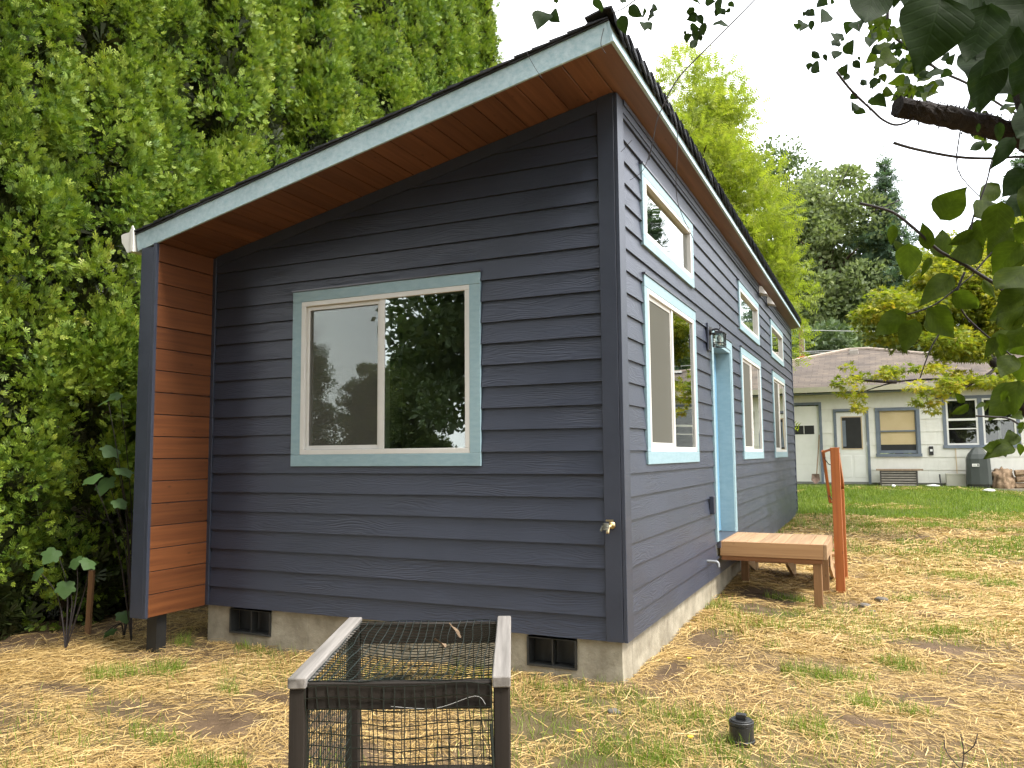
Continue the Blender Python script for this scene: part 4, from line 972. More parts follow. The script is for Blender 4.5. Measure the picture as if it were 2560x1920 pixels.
# undergrowth masses behind the neighbour's roof
for i, (x_, D_, hh, mt, lb) in enumerate(((2045, 31, 5.6, 'broad2', 'dark dense shrub tree behind the utility pole and roof edge'), (2290, 33, 6.4, 'broad', 'leafy green tree behind the golden maple'), (2420, 31, 5.6, 'broad2', 'dark green tree low behind the golden maple on the right'), (2560, 33, 6.5, 'broad', 'green tree at the right edge beyond the neighbouring roof'))):
    C, Rd = crown_lobes(60, 2.4, 2.4, hh*.5, hh*.52, 40+i, (0.6, 1.1), 0.1)
    c_ = lobes_mesh('crown', C, Rd, 230, T_leaf, TF_leaf, 0.22, M[mt], upb=0.1, out=0.8, shell=0.35)
    tree('broadleaf_tree', lb, bgpos(x_, D_), c_, simple_trunk(hh*.9, .16, 60+i, 7, 1.6))
# conifer
def conifer_mesh(H, Rm, seed):
    r_ = np.random.default_rng(seed); Cs, Rs, n_ = [], [], []
    h = 1.5
    while h < H-.25:
        n = 7 if h < H-2 else 5; R_ = Rm*(1-h/H)**.8*(.75+.5*r_.random())+.06
        for k in range(n):
            a_ = 2*np.pi*(k+.8*r_.random())/n; L_ = R_*(0.65+.5*r_.random())
            for q in np.arange(.25, 1.01, max(.14, .32/max(L_, .3))):
                Cs.append((L_*q*np.cos(a_), L_*q*np.sin(a_), h+.10*L_*q-.20*L_*q*q+r_.normal()*.05)); w_ = .10+.20*min(1, L_)*(1.1-q); Rs.append((w_, w_, .07)); n_.append(int(7+40*w_))
        h += .36+.25*r_.random()
    Cs.append((0, 0, H-.1)); Rs.append((.03, .03, .3)); n_.append(14)
    return lobes_mesh('crown', np.array(Cs), np.array(Rs), np.array(n_), T_spray, TF_spray, 0.24, M['conifer'], upb=0.1, out=1.0, shell=0.1, flat=True)
tree('conifer_tree', 'blue-green conifer with pointed top against the white sky', bgpos(2248, 35), conifer_mesh(14.1, 3.1, 9), simple_trunk(13.6, .16, 9, 0))

# golden japanese maple in the neighbour's yard
mp_ = tag(empty('japanese_maple', (5.6, 13.2, g1(5.6, 13.2))), 'golden yellow-green maple spreading in front of the neighbouring house', 'tree')
PADS = [(2250, 770, 105, 40, 14.5), (2190, 800, 60, 30, 14.2), (2215, 845, 60, 26, 14.6), (2310, 800, 80, 40, 15.0), (2330, 690, 90, 45, 15.2), (2410, 640, 100, 50, 15.5), (2480, 700, 110, 70, 15), (2395, 860, 110, 40, 14.3), (2470, 800, 90, 45, 14.6), (2280, 720, 60, 26, 15), (2520, 600, 80, 60, 15.5), (2400, 740, 90, 40, 15.4), (2540, 760, 60, 60, 14.4), (2350, 760, 80, 36, 15.1)]
PADL = [(2125, 930, 34, 18, 13.2), (2120, 960, 42, 20, 13.2), (2135, 990, 44, 20, 13.1), (2125, 1018, 34, 14, 13.1), (2200, 945, 60, 14, 13.4), (2260, 925, 60, 16, 13.5), (2330, 920, 70, 14, 13.6), (2310, 975, 46, 20, 12.9), (2350, 985, 55, 26, 12.9), (2380, 960, 40, 18, 13), (2290, 1005, 40, 12, 12.8), (2340, 1020, 40, 14, 12.8), (2400, 945, 70, 16, 13.3), (2480, 955, 90, 20, 13.2), (2540, 930, 60, 30, 13.4)]
def pads(L, per_area, mat, size, seed):
    global rng
    rng = np.random.default_rng(seed); Cs, Rs, n = [], [], []
    for x_, y_, rx, ry, D_ in L:
        k = max(2, int(rx*ry/260))
        for j in range(k):
            a_ = rng.random()*6.28; q = rng.random()**.5*.75
            p = px(x_+rx*q*math.cos(a_), y_+ry*q*math.sin(a_), D_+rng.normal()*0.35)
            Cs.append(p - mp_.location); s_ = rx*D_/FPX*(.42+.2*rng.random()); Rs.append((s_, s_, max(.06, ry*D_/FPX*.6)))
            n.append(int(per_area*s_*s_*40)+14)
    return lobes_mesh('crown', np.array([tuple(c) for c in Cs]), np.array(Rs), np.array(n), T_maple, TF_maple, size, mat, droop=.5, upb=.2, out=.9, shell=.15, flat=True)
link(bpy.data.objects.new('crown', pads(PADS, 22, M['maple'], 0.085, 31)), mp_)
link(bpy.data.objects.new('crown', pads(PADL, 24, M['maple'], 0.080, 32)), mp_)
link(bpy.data.objects.new('crown', pads([(a_+20, b_+14, c_*.9, d_*.7, e_+.5) for a_, b_, c_, d_, e_ in PADS], 20, M['maplegreen'], 0.085, 33)), mp_)
bm = NB()
base = Vector((0, 0, -.3))
def mpx(x, y, D): return px(x, y, D) - mp_.location
tube(bm, smooth_path([base, mpx(2600, 1080, 14.2), mpx(2495, 918, 14.3), mpx(2450, 880, 14.4), mpx(2430, 800, 14.8), mpx(2410, 700, 15.2)], 4), list(np.linspace(.13, .02, 21)), 8)
for pp in ([(2495, 918, 14.3), (2440, 950, 13.6), (2340, 948, 13.2), (2240, 955, 13.3), (2140, 985, 13.2)], [(2440, 950, 13.6), (2400, 975, 13.1), (2330, 1000, 12.9)], [(2450, 880, 14.4), (2380, 850, 14.5), (2300, 850, 14.6), (2200, 835, 14.4)], [(2430, 800, 14.8), (2350, 780, 15), (2250, 790, 14.6)], [(2450, 880, 14.4), (2500, 800, 14.8), (2530, 700, 15.2)], [(2240, 955, 13.3), (2160, 950, 13.2), (2125, 935, 13.2)]):
    tube(bm, smooth_path([mpx(*q) for q in pp], 4), list(np.linspace(.032, .006, (len(pp)-1)*4+1)), 6)
obj('trunk', bm, M['barkdark'], mp_, smooth=True)

# trees off to the right and behind the camera (some show in the window glass, others are added to block low sky)
rng = np.random.default_rng(77)
for i, (x_, y_, c_, s_, nm, lb) in enumerate((
        (6.9, 28.0, 'con', .85, 'conifer_tree', 'conifer beyond the right edge, mirrored in the near upper side window'),
        (9.8, 30.0, 'con', .95, 'conifer_tree', 'conifer farther right, mirrored in the side windows'),
        (8.6, 23.5, 'loc', .62, 'locust_tree', 'low yellow-green tree mirrored in the tall side windows'),
        (-6.9, -11.5, 'dar', .95, 'broadleaf_tree', 'dark tall tree behind the camera mirrored in the right pane of front window'),
        (-3.2, -12.0, 'bro', 1.0, 'broadleaf_tree', 'broad tree straight behind the camera'),
        (1.4, -12.5, 'dar', 1.05, 'broadleaf_tree', 'dark tree behind the camera in the row blocking low sky'),
        (6.2, -11.5, 'bro', .95, 'broadleaf_tree', 'broad tree behind the camera to the right'),
        (-12.6, -15.0, 'bro', .34, 'broadleaf_tree', 'low shrub tree mirrored at the bottom of the left pane'),
        (-15.5, -15.5, 'dar', .36, 'broadleaf_tree', 'low dark shrub tree mirrored low in the left pane'),
        (-10.4, -14.0, 'bro', .36, 'broadleaf_tree', 'low leafy shrub mirrored between the two panes of front window'),
        (-5.0, -14.5, 'dar', .95, 'broadleaf_tree', 'added dark tree blocking low sky behind the camera, second rank left'),  # second rank added to keep low sky off the front wall
        (-0.8, -14.8, 'bro', .95, 'broadleaf_tree', 'added broad tree blocking low sky behind the camera, second rank centre'),
        (4.0, -14.5, 'dar', .95, 'broadleaf_tree', 'added dark tree blocking low sky behind the camera, second rank right'),
        (-18.6, -16.0, 'bro', .38, 'broadleaf_tree', 'low shrub tree far left behind the camera'))):
    t = tag(empty(nm, (x_, y_, g1(x_, y_))), lb, 'tree'); t.scale = (s_, s_, s_); t.rotation_euler = (0, 0, i*1.3)
    src = {'con': 'conifer_tree', 'loc': 'locust_tree', 'bro': 'broadleaf_tree', 'dar': 'broadleaf_tree.001'}[c_]
    for ch in bpy.data.objects[src].children:
        cc = ch.copy(); col.objects.link(cc); cc.parent = t

# ------------------------------------------------------------------ the neighbouring house (front wall in the plane y = 19)
NY = 19.0
nh = tag(empty('neighbour_house', (0, NY, 0)), 'low cream house with brown shingle hip roof and blue-grey trim', 'house')
NX0, NX1, NZ0, NZT = -5.0, 9.5, 0.54, 3.06
holes = [(-2.35, 0.27, 0.5, 2.85), (0.58, 1.51, 0.5, 2.63), (1.68, 2.80, 1.26, 2.63), (3.36, 5.16, 1.48, 2.90)]
nw = backing('wall', nh, 0, (0, 0, 0), NX0, NX1, lambda u_: NZT, [inset(h, .06) for h in holes], M['room'], th=.12, z0=NZ0-.4)
siding(nw, NX0, NX1, lambda u_: NZT, [inset(h, .02) for h in holes], joints=lambda k: [-1+(k % 2)*1.2, 2.95+(k % 2)*.25, 6+(k % 2)], mat=M['nb_siding'], expo=0.3505, d0=-0.024, d1=-0.006, zbase=0.54, zmax=NZT)
obj('footing', bx(NX0, NX1, 0.02, .2, -.3, NZ0-.001), M['concrete'], nh)
tm = M['nb_trim']
def nb_frame(parent, h, w=.08, bottom=True, yo=-.045):
    obj('trim_board', bx(h[0], h[1], yo, -.003, h[3]-w, h[3]), tm, parent)
    if bottom: obj('trim_board', bx(h[0]-.02, h[1]+.02, yo-.02, -.003, h[2], h[2]+w), tm, parent)
    z_ = h[2]+(w if bottom else 0)
    obj('trim_board', bx(h[0], h[0]+w, yo+.001, -.003, z_+.001, h[3]-w-.001), tm, parent)
    obj('trim_board', bx(h[1]-w, h[1], yo+.001, -.003, z_+.001, h[3]-w-.001), tm, parent)
# garage door with a strip of window
h = holes[0]; gdo = obj('garage_door', bx(h[0]+.08, h[1]-.08, 0.02, .06, .5, h[3]-.1), M['nb_white'], nh)
nb_frame(gdo, h, .075, False)
for z_ in (1.06, 1.62, 2.24): obj('panel_batten', bx(h[0]+.08, h[1]-.082, 0.012, .0195, z_, z_+.012), M['nb_white'], gdo)
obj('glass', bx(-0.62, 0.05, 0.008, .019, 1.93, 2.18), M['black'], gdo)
obj('muntin', bx(-.235, -.22, 0.002, .0079, 1.93, 2.18), M['nb_white'], gdo)
# entry door
h = holes[1]; nd_ = obj('entry_door', bx(h[0]+.075, h[1]-.075, 0.02, .06, .55, h[3]-.085), M['nb_white'], nh)
nb_frame(nd_, h, .07, False)
bm = NB(); a_, c_, p_, q_ = 0.775, 1.335, 1.475, 2.42
box(bm, a_, c_, .006, .0195, p_, p_+.03); box(bm, a_, c_, .006, .0195, q_-.03, q_); box(bm, a_, a_+.03, .006, .0195, p_+.03, q_-.03); box(bm, c_-.03, c_, .006, .0195, p_+.03, q_-.03)
obj('pane_stop', bm, M['nb_tanframe'], nd_)
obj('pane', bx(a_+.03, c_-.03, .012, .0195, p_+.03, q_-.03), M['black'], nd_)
bm = NB(); box(bm, .80, .90, .008, .0115, 1.56, 2.30); obj('curtain', bm, M['nb_trim'], nd_)
for a_, c_, p_, q_ in ((.72, 1.02, .68, 1.30), (1.09, 1.39, .68, 1.30)): obj('raised_panel', bx(a_, c_, .012, .0195, p_, q_), M['nb_white'], nd_, bevel=.006)
for z_ in (1.36, 1.52):
    bm = NB(); cyl(bm, (.70, 0, z_), .028, .028, .03, 12); bmesh.ops.rotate(bm, verts=bm.verts[:], cent=(.70, 0, z_), matrix=Matrix.Rotation(R(90), 3, 'X')); obj('knob', bm, M['brass'], nd_)
# blind window
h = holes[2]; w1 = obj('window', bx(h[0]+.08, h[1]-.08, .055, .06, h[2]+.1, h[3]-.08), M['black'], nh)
nb_frame(w1, h, .085)
bm = NB(); box(bm, h[0]+.086, h[1]-.086, .0, .05, 1.36, 1.44); box(bm, h[0]+.086, h[1]-.086, -.005, .04, 1.955, 1.995)
for xx in (h[0]+.086, h[1]-.116): box(bm, xx, xx+.03, .0, .05, 1.44, 2.545)
obj('sash', bm, tm, w1)
obj('blind', bx(1.80, 2.68, .042, .05, 1.60, 1.954), M['nb_blind'], w1); obj('blind', bx(1.80, 2.68, .042, .05, 1.996, 2.545), M['nb_blind'], w1)
# paired windows
h = holes[3]; w2 = obj('window', bx(h[0]+.08, h[1]-.08, .075, .08, h[2]+.08, h[3]-.08), M['black'], nh)
nb_frame(w2, h, .085)
obj('mullion', bx(4.20, 4.31, -.044, .02, h[2]+.086, h[3]-.086), tm, w2)
for a_, c_ in ((3.447, 4.198), (4.312, 5.073)):
    bm = NB(); p_, q_ = h[2]+.087, h[3]-.087; s_ = .045
    box(bm, a_, c_, -.03, .03, p_, p_+s_); box(bm, a_, c_, -.03, .03, q_-s_, q_); box(bm, a_, a_+s_, -.03, .03, p_+s_, q_-s_); box(bm, c_-s_, c_, -.03, .03, p_+s_, q_-s_)
    box(bm, a_+s_, c_-s_, -.028, .028, 2.225, 2.285)
    if a_ < 4: box(bm, a_+s_, c_-s_, -.028, .028, 1.99, 2.02)
    obj('sash', bm, M['nb_white'], w2)
    obj('pane', bx(a_+s_, c_-s_, .035, .038, p_+s_, q_-s_), M['pane2'], w2)
obj('stovepipe', bx(4.66, 4.73, .05, .07, 1.60, 2.55), M['nb_white'], w2)
# eave, gutter and roof
obj('soffit', bx(NX0-.3, NX1+.3, -.50, 0.1, NZT+.001, NZT+.02), tm, nh)
bm = NB(); prism(bm, [(0, 0)]*0 or [(NX0-.3, 3.10), (NX1+.3, 3.10), (NX1+.3, 3.245), (NX0-.3, 3.245)], lambda z: -.60-(z-3.1)*.35, lambda z: -.50)
ngut = obj('gutter', bm, M['nb_gutter'], nh)
E0 = -.62; SLP = 0.40
def rp(x, y, dz=0): return (x, y, 3.235+(y-E0)*SLP+dz)
RA = 2.95; RB = 1.55
ma, nt, b = nmat('brown_asphalt_shingles')
mp = coords(nt, (1, 1, 1), rand=False)
bk = nd(nt, 'ShaderNodeTexBrick', offset=0.5, Scale=1.0); bk.inputs['Brick Width'].default_value = 0.32; bk.inputs['Row Height'].default_value = 0.14; bk.inputs['Mortar Size'].default_value = 0.006
bk.inputs['Color1'].default_value = (0.135, 0.112, 0.093, 1); bk.inputs['Color2'].default_value = (0.098, 0.083, 0.071, 1); bk.inputs['Mortar'].default_value = (0.064, 0.053, 0.046, 1)
nt.links.new(mp.outputs[0], bk.inputs['Vector'])
n_ = nd(nt, 'ShaderNodeTexNoise', Scale=2.0, Detail=6); nt.links.new(mp.outputs[0], n_.inputs['Vector'])
rc = ramp(nt, [(.3, (.75, .75, .78)), (.7, (1.2, 1.15, 1.1))]); nt.links.new(n_.outputs['Fac'], rc.inputs['Fac'])
nt.links.new(mixc(nt, 1.0, bk.outputs['Color'], rc.outputs['Color'], 'MULTIPLY'), b.inputs['Base Color']); b.inputs['Roughness'].default_value = .9; b.inputs['Specular IOR Level'].default_value = .2
bp = nd(nt, 'ShaderNodeBump', Strength=.6, Distance=.02); nt.links.new(bk.outputs['Fac'], bp.inputs['Height']); bp.invert = True; nt.links.new(bp.outputs['Normal'], b.inputs['Normal'])
bm = NB()
f_ = [bm.verts.new(rp(*q)) for q in ((NX0-.35, E0), (NX1+.35, E0), (NX1-.6, RB), (3.95, RB), (1.55, RA), (0.95, RA), (NX0+3.2, RA-.0))]
bm.faces.new([f_[i] for i in (0, 1, 2, 3, 4, 5)])
bk1 = [bm.verts.new(q) for q in ((NX0-.35, 8.0, 3.235), (NX1+.35, 8.0, 3.235))]
bm.faces.new((f_[0], f_[5], bk1[0])); bm.faces.new((f_[5], f_[4], bk1[1], bk1[0])); bm.faces.new((f_[4], f_[3], bk1[1])); bm.faces.new((f_[3], f_[2], bk1[1])); bm.faces.new((f_[2], f_[1], bk1[1]))
bm.verts.remove(f_[6])
nr = obj('roof', bm, ma, nh)
for p_, q_ in ((rp(0.95, RA, .02), rp(NX0-.35, E0, .02)), (rp(1.55, RA, .02), rp(3.95, RB, .02)), (rp(.95, RA, .02), rp(1.55, RA, .02)), (rp(3.95, RB, .02), rp(NX1-.6, RB, .02))):
    bm = NB(); tube(bm, [p_, q_], .055, 6); obj('ridge_cap', bm, surf('pale_ridge_cap', (.26, .21, .17), (.34, .28, .23), 8, .9), nr)
bm = NB(); box(bm, 1.02, 1.28, 2.45, 2.70, 4.44, 4.62); obj('roof_vent', bm, M['alu'], nr, bevel=.02)
bm = NB(); tube(bm, [rp(5.05, 1.1, 0), rp(5.05, 1.1, .5)], .055, 10); obj('vent_pipe', bm, M['nb_tanframe'], nr)
obj('vent_cap', bx(4.1, 4.75, 1.3, 1.5, 4.06, 4.12), M['white'], nr)
# dirt and concrete strip along the wall
cstrip = bx(0.5, 9.0, 18.1, 18.99, .0, .43); tag(obj('walkway', cstrip, M['concrete']), kind='structure')

# things along the neighbour's wall
def T(name, label, cat, x, y, z): return tag(empty(name, (x, y, z)), label, cat)
sh = T('shovel', 'rusty shovel leaning against the white garage door', 'shovel', 0.06, 18.80, g1(.06, 18.8))
bm = NB(); tube(bm, [(0.03, -.06, .30), (0.13, .12, 1.42)], .017, 8); obj('handle', bm, M['handle'], sh)
bm = NB(); vs_ = [(-.10, -.10, .30), (.10, -.10, .30), (.12, -.12, .12), (0.0, -.15, .0), (-.12, -.12, .12), (0, -.07, .2)]
vv = [bm.verts.new(c_) for c_ in vs_]
for f in ((0, 1, 5), (1, 2, 5), (2, 3, 5), (3, 4, 5), (4, 0, 5)): bm.faces.new([vv[i] for i in f])
o = obj('blade', bm, M['rust'], sh); sm_ = o.modifiers.new('s', 'SOLIDIFY'); sm_.thickness = .006
be = T('slatted_bench', 'slatted metal bench under a wooden plank below the tan blind window', 'bench', 2.2, 18.62, 0.43)
obj('plank', bx(-.56, .60, -.14, .16, .455, .50), M['handle'], be)
for k in range(6): obj('slat', bx(-.44, .42, -.12+.002*k, -.085+.002*k, .05+k*.068, .085+k*.068), M['alu'], be)
obj('back_panel', bx(-.46, .44, -.06, .10, .01, .454), M['darkslat'], be)
for xx in (-.47, .425): obj('leg', bx(xx, xx+.04, -.13, .12, 0.0, .454), M['darkslat'], be)
ub = T('utility_box', 'cream square utility box on the ground left of the covered grill', 'box', 3.58, 18.75, .43)
obj('cabinet', bx(-.23, .23, -.12, .14, 0, .345), M['utility'], ub, bevel=.008); obj('lid', bx(-.24, .24, -.13, .15, .346, .37), M['utility'], ub)
bm = NB(); tube(bm, [(.05, .16, .37), (.05, .20, .85), (.05, .2, 1.05)], .012, 6); obj('conduit', bm, M['nb_tanframe'], ub)
gr = T('covered_grill', 'barbecue under a dark green cover with a small pale label', 'grill', 4.09, 18.45, .40)
bm = NB(); prev = None
for z_, w_, d_ in ((.10, .27, .22), (.14, .285, .25), (.5, .275, .25), (.80, .265, .25), (.92, .22, .22), (1.05, .12, .15), (1.10, .07, .09)):
    ring = [bm.verts.new((a_*w_, b_*d_, z_)) for a_, b_ in ((-1, -.7), (-.7, -1), (0, -1.05), (.7, -1), (1, -.7), (1, .7), (.7, 1), (-.7, 1), (-1, .7))]
    if prev:
        for i in range(9): bm.faces.new((prev[i], prev[(i+1) % 9], ring[(i+1) % 9], ring[i]))
    else: bm.faces.new(ring[::-1])
    prev = ring
bm.faces.new(prev); obj('cover', bm, M['grill'], gr)
obj('label', bx(-.16, .0, -.276, -.2715, .60, .67), M['nb_white'], gr); obj('label', bx(-.045, -.012, -.2785, -.2765, .612, .66), M['grill'], gr)
for k, xx in enumerate((-.14, -.112, -.084)): obj('label', bx(xx, xx+.018, -.2785, -.2765, .622, .648), M['pvc'], gr)
for xx in (-.2, .2):
    bm = NB(); tube(bm, [(xx-.02, -.18, .05), (xx+.02, -.18, .05)], .05, 12); obj('wheel', bm, M['black'], gr)
obj('base_frame', bx(-.22, .22, -.2, .18, .045, .10), M['blackmetal'], gr)
def rock(name, label, cat, loc, sc, mat, seed, sub=3, amp=.25, parent=None):
    bm = NB(); bmesh.ops.create_icosphere(bm, subdivisions=sub, radius=1)
    for v in bm.verts:
        n_ = v.co.normalized(); v.co = n_*(1+amp*mnoise.noise(n_*2.1+Vector((seed*3.7, seed, 0)))+amp*.5*mnoise.noise(n_*5+Vector((seed, 0, 0))))
        v.co = Vector((v.co.x*sc[0], v.co.y*sc[1], v.co.z*sc[2]))
    o = obj(name, bm, mat, parent, smooth=True); o.location = loc
    if label: tag(o, label, cat)
    return o
rock('stump', 'gnarled brown stump right of the covered grill', 'stump', (4.62, 18.5, .58), (.28, .24, .36), M['log'], 3, 4, .45)
lg = T('log_pile', 'small pile of split logs at the right end of the house wall', 'logs', 5.15, 18.5, .40)
for k, (x_, z_, l_) in enumerate(((0, .09, .5), (.05, .26, .55), (-.02, .42, .45))):
    bm = NB(); tube(bm, [(-l_/2+x_, -.05, z_), (x_+l_/2, .02, z_+.03)], [.085, .075], 7); obj('log', bm, M['log'], lg)
bm = NB(); box(bm, -.055, .055, -.05, .0, 0, .24); wb = tag(obj('meter_box', bm, M['blackmetal'], bevel=.01), 'small black box on the cream wall under the paired window', 'meter box'); wb.location = (3.04, 18.972, 1.30)
obj('dial', bx(-.03, .035, -.056, -.051, .10, .16), M['white'], wb)
bm = NB(); tube(bm, smooth_path([(3.2, 18.75, .78), (3.24, 18.6, .46), (3.45, 18.3, .44), (3.8, 17.9, .40), (4.3, 17.5, .33), (5.2, 17.1, .24), (6.2, 16.9, .2)], 5), .02, 6)
tag(obj('hose', bm, M['cable']), 'black hose lying along the dirt edge in front of the grill', 'hose')
for i, (x_, y_, s_, lb) in enumerate(((3.0, 18.0, (.16, .07, .03), 'flat white scrap lying below the slatted bench'), (4.2, 17.4, (.13, .09, .04), 'white plastic scrap on the grass in front of the grill'), (2.05, 17.7, (.05, .04, .04), 'tiny white scrap at the lawn edge below the bench'))):
    rock('litter', lb, 'litter', (x_, y_, g1(x_, y_)+s_[2]+.04), s_, M['white'], i+5, 2, .4)

# utility pole and wires
up_ = T('utility_pole', 'brown utility pole with an orange insulator behind the roof edge', 'pole', -.72, 25.5, 0)
bm = NB(); tube(bm, [(0, 0, 0), (0, 0, 6.1)], [.10, .085], 10); obj('pole', bm, M['pole'], up_)
bm = NB(); tube(bm, [(.03, -.12, 4.75), (.03, -.12, 4.95)], [.10, .10], 10); tube(bm, [(-.16, -.12, 4.85), (.16, -.12, 4.85)], .05, 8); obj('insulator', bm, M['orange'], up_)
bm = NB(); tube(bm, [(.1, -.02, 2), (.1, -.02, 5.6)], .022, 6); obj('conduit', bm, M['wire'], up_)
def wire(label, pts, r=.012):
    bm = NB(); tube(bm, smooth_path(pts, 5), r, 5); tag(obj('overhead_wire', bm, M['wire']), label, 'wire')
wire('upper pale overhead wire running right from the utility pole', [(-.7, 25.4, 5.92), (4, 26, 5.65), (10, 27, 5.9)])
wire('lower pale overhead wire from the utility pole to the roof peak', [(-.7, 25.4, 5.12), (1.3, 23.0, 4.78), (1.6, 22.2, 4.62)])
wire('long pale overhead wire sagging along the neighbouring roof', [(-3.5, 25.6, 4.98), (-.7, 25.35, 5.05), (3.5, 21.8, 4.45), (7.5, 20.6, 4.4)])

# ------------------------------------------------------------------ foreground tree: limb stub, twigs and leaves at upper right
gp_ = CAM + rt*2.6 + fw*2.2
ft = tag(empty('foreground_tree', (gp_.x, gp_.y, g1(gp_.x, gp_.y))), 'dark broad-leaved tree hanging into the upper right corner with a sawn-off limb', 'tree')
def fp(x, y, D): return px(x, y, D) - ft.location
bm = NB(); tube(bm, smooth_path([(0, 0, -.3), fp(2900, 1400, 2.3), fp(2740, 600, 2.2), fp(2640, 200, 2.0), fp(2585, 20, 1.8), fp(2560, -200, 1.7)], 4), list(np.linspace(.13, .075, 21)), 12)
obj('trunk', bm, M['barkdark'], ft, smooth=True)
# sawn-off limb with shaggy bark
bm = NB(); pts = smooth_path([fp(2243, 266, 2.0), fp(2330, 284, 2.02), fp(2440, 308, 2.06), fp(2540, 338, 2.1), fp(2680, 400, 2.15)], 8); n_ = 14
rings = []
for i, p in enumerate(pts):
    d_ = (pts[min(i+1, len(pts)-1)]-pts[max(i-1, 0)]).normalized(); a_ = d_.cross(up).normalized(); b_ = d_.cross(a_); r0 = .0235+.006*i/len(pts)
    rings.append([bm.verts.new(p+(a_*math.cos(6.2832*k/n_)+b_*math.sin(6.2832*k/n_))*r0*(1+random.uniform(-.1, .16))) for k in range(n_)])
for i in range(len(rings)-1):
    for k in range(n_): bm.faces.new((rings[i][k], rings[i][(k+1) % n_], rings[i+1][(k+1) % n_], rings[i+1][k]))
bm.faces.new(rings[0][::-1]); bm.faces.new(rings[-1])
obj('limb_stub', bm, M['barkdark'], ft)
# moss and bark shreds on the limb
P_, D_, N_, S_ = [], [], [], []
for i in range(420):
    t_ = random.random()**.8; p = pts[int(t_*(len(pts)-1))]; a_ = random.uniform(0, 6.28); off = (up*math.sin(a_)+(-fw)*math.cos(a_))
    P_.append(p+off*(.023+.006*t_)+rt*random.uniform(-.01, .01)); D_.append(off+Vector((random.uniform(-.7, .7), random.uniform(-.7, .7), random.uniform(-.7, .7)))); N_.append((random.random(), random.random(), random.random())); S_.append(random.uniform(.004, .016))
V, F = scatter(T_leaf*np.array([.5, 1, 1]), TF_leaf, np.array([tuple(v) for v in P_]), np.array([tuple(v) for v in D_]), np.array(N_), np.array(S_))
tag(link(bpy.data.objects.new('moss', np_mesh('moss', V, F, M['barkdark'], tint=np.zeros(len(V)))), ft), kind='stuff')
TW_ = [([(2234, 357), (2290, 373), (2390, 392), (2480, 396), (2560, 392), (2680, 400)], 2.1, .0042), ([(2091, 179), (2130, 228), (2180, 275), (2205, 298), (2235, 312), (2262, 308), (2284, 296)], 2.0, .0035),
       ([(2219, -40), (2219, 30), (2228, 84), (2312, 149), (2353, 179), (2413, 206), (2461, 236), (2527, 277), (2640, 330)], 2.6, .0055), ([(2145, 60), (2162, 155), (2171, 268), (2176, 275), (2140, 376), (2109, 447), (2080, 500)], 2.3, .0012),
       ([(2335, 318), (2325, 380), (2314, 445)], 2.0, .001), ([(2345, 318), (2390, 385), (2400, 440)], 2.0, .001), ([(2400, 330), (2394, 424), (2450, 492)], 2.0, .0018), ([(2460, 180), (2440, 215), (2410, 290), (2400, 330)], 2.1, .002),
       ([(1900, -14), (1790, 98), (1700, 190), (1664, 252), (1643, 300), (1634, 345), (1622, 400)], 2.4, .0022), ([(1664, 256), (1688, 300), (1694, 360), (1690, 470), (1702, 530), (1735, 600)], 2.4, .0013), ([(1580, 350), (1552, 380)], 2.4, .001), ([(1628, 370), (1608, 425), (1575, 450)], 2.4, .001),
       ([(1330, -10), (1305, 62), (1308, 110), (1335, 165), (1355, 195)], 2.2, .001), ([(1510, 70), (1502, 110), (1515, 135)], 2.2, .0012), ([(1420, -10), (1375, 28)], 2.3, .0012), ([(1600, -10), (1560, 20), (1530, 32)], 1.9, .0018),
       ([(2560, 850), (2520, 740), (2440, 680), (2390, 650), (2345, 625), (2290, 575), (2240, 535), (2200, 520), (2150, 508)], 1.25, .0030), ([(2400, 662), (2420, 600), (2432, 548), (2440, 525), (2465, 460), (2480, 400)], 1.25, .0016), ([(2433, 684), (2480, 630), (2525, 575), (2560, 558)], 1.3, .0016),
       ([(2270, 786), (2330, 765), (2380, 730), (2433, 686)], 1.25, .0014), ([(2412, 680), (2395, 720), (2395, 745), (2410, 785), (2450, 825), (2480, 850), (2530, 890), (2580, 930)], 1.25, .0018), ([(2355, 825), (2330, 865), (2312, 910), (2300, 945)], 1.3, .0012), ([(2600, 1100), (2530, 1050), (2480, 1042), (2440, 1040)], 1.15, .0016), ([(2250, 500), (2180, 530)], 1.3, .001)]
for pth, D0, r_ in TW_:
    bm = NB(); q = smooth_path([fp(x_, y_, D0) for x_, y_ in pth], 4); tube(bm, q, list(np.linspace(r_, r_*.7, len(q))), 6); obj('twig', bm, M['twig'], ft, smooth=True)
def leaf_mesh(seed, wid=.34, curl=.12, fold=.10, holes=0, mat='nearleaf'):
    r_ = random.Random(seed); rows = 9; bm = NB(); grid = []; tw = r_.uniform(-.35, .35)
    for i in range(rows):
        t_ = i/(rows-1); w_ = wid*(math.sin(math.pi*min(1, t_**.78*1.02))**.85)*(1-.25*t_) if 0 < i < rows-1 else 0.004
        row = []
        for j in (-1, -.55, 0, .55, 1):
            ed = r_.uniform(-.012, .012) if abs(j) == 1 else 0
            row.append(bm.verts.new((j*w_+ed+.03*math.sin(t_*3+seed), t_, fold*abs(j)*w_*2.2-curl*t_*t_+.025*math.sin(t_*9+j*2+seed)+tw*j*w_*t_)))
        grid.append(row)
    hs = set(r_.sample([(i, j) for i in range(2, rows-2) for j in (1, 2)], holes)) if holes else set()
    for i in range(rows-1):
        for j in range(4):
            bm.faces.new((grid[i][j], grid[i][j+1], grid[i+1][j+1], grid[i+1][j]))
    bmesh.ops.recalc_face_normals(bm, faces=bm.faces[:])
    me = bpy.data.meshes.new('leaf'); bm.to_mesh(me); bm.free()
    for p in me.polygons: p.use_smooth = True
    me.materials.append(M[mat]); return me
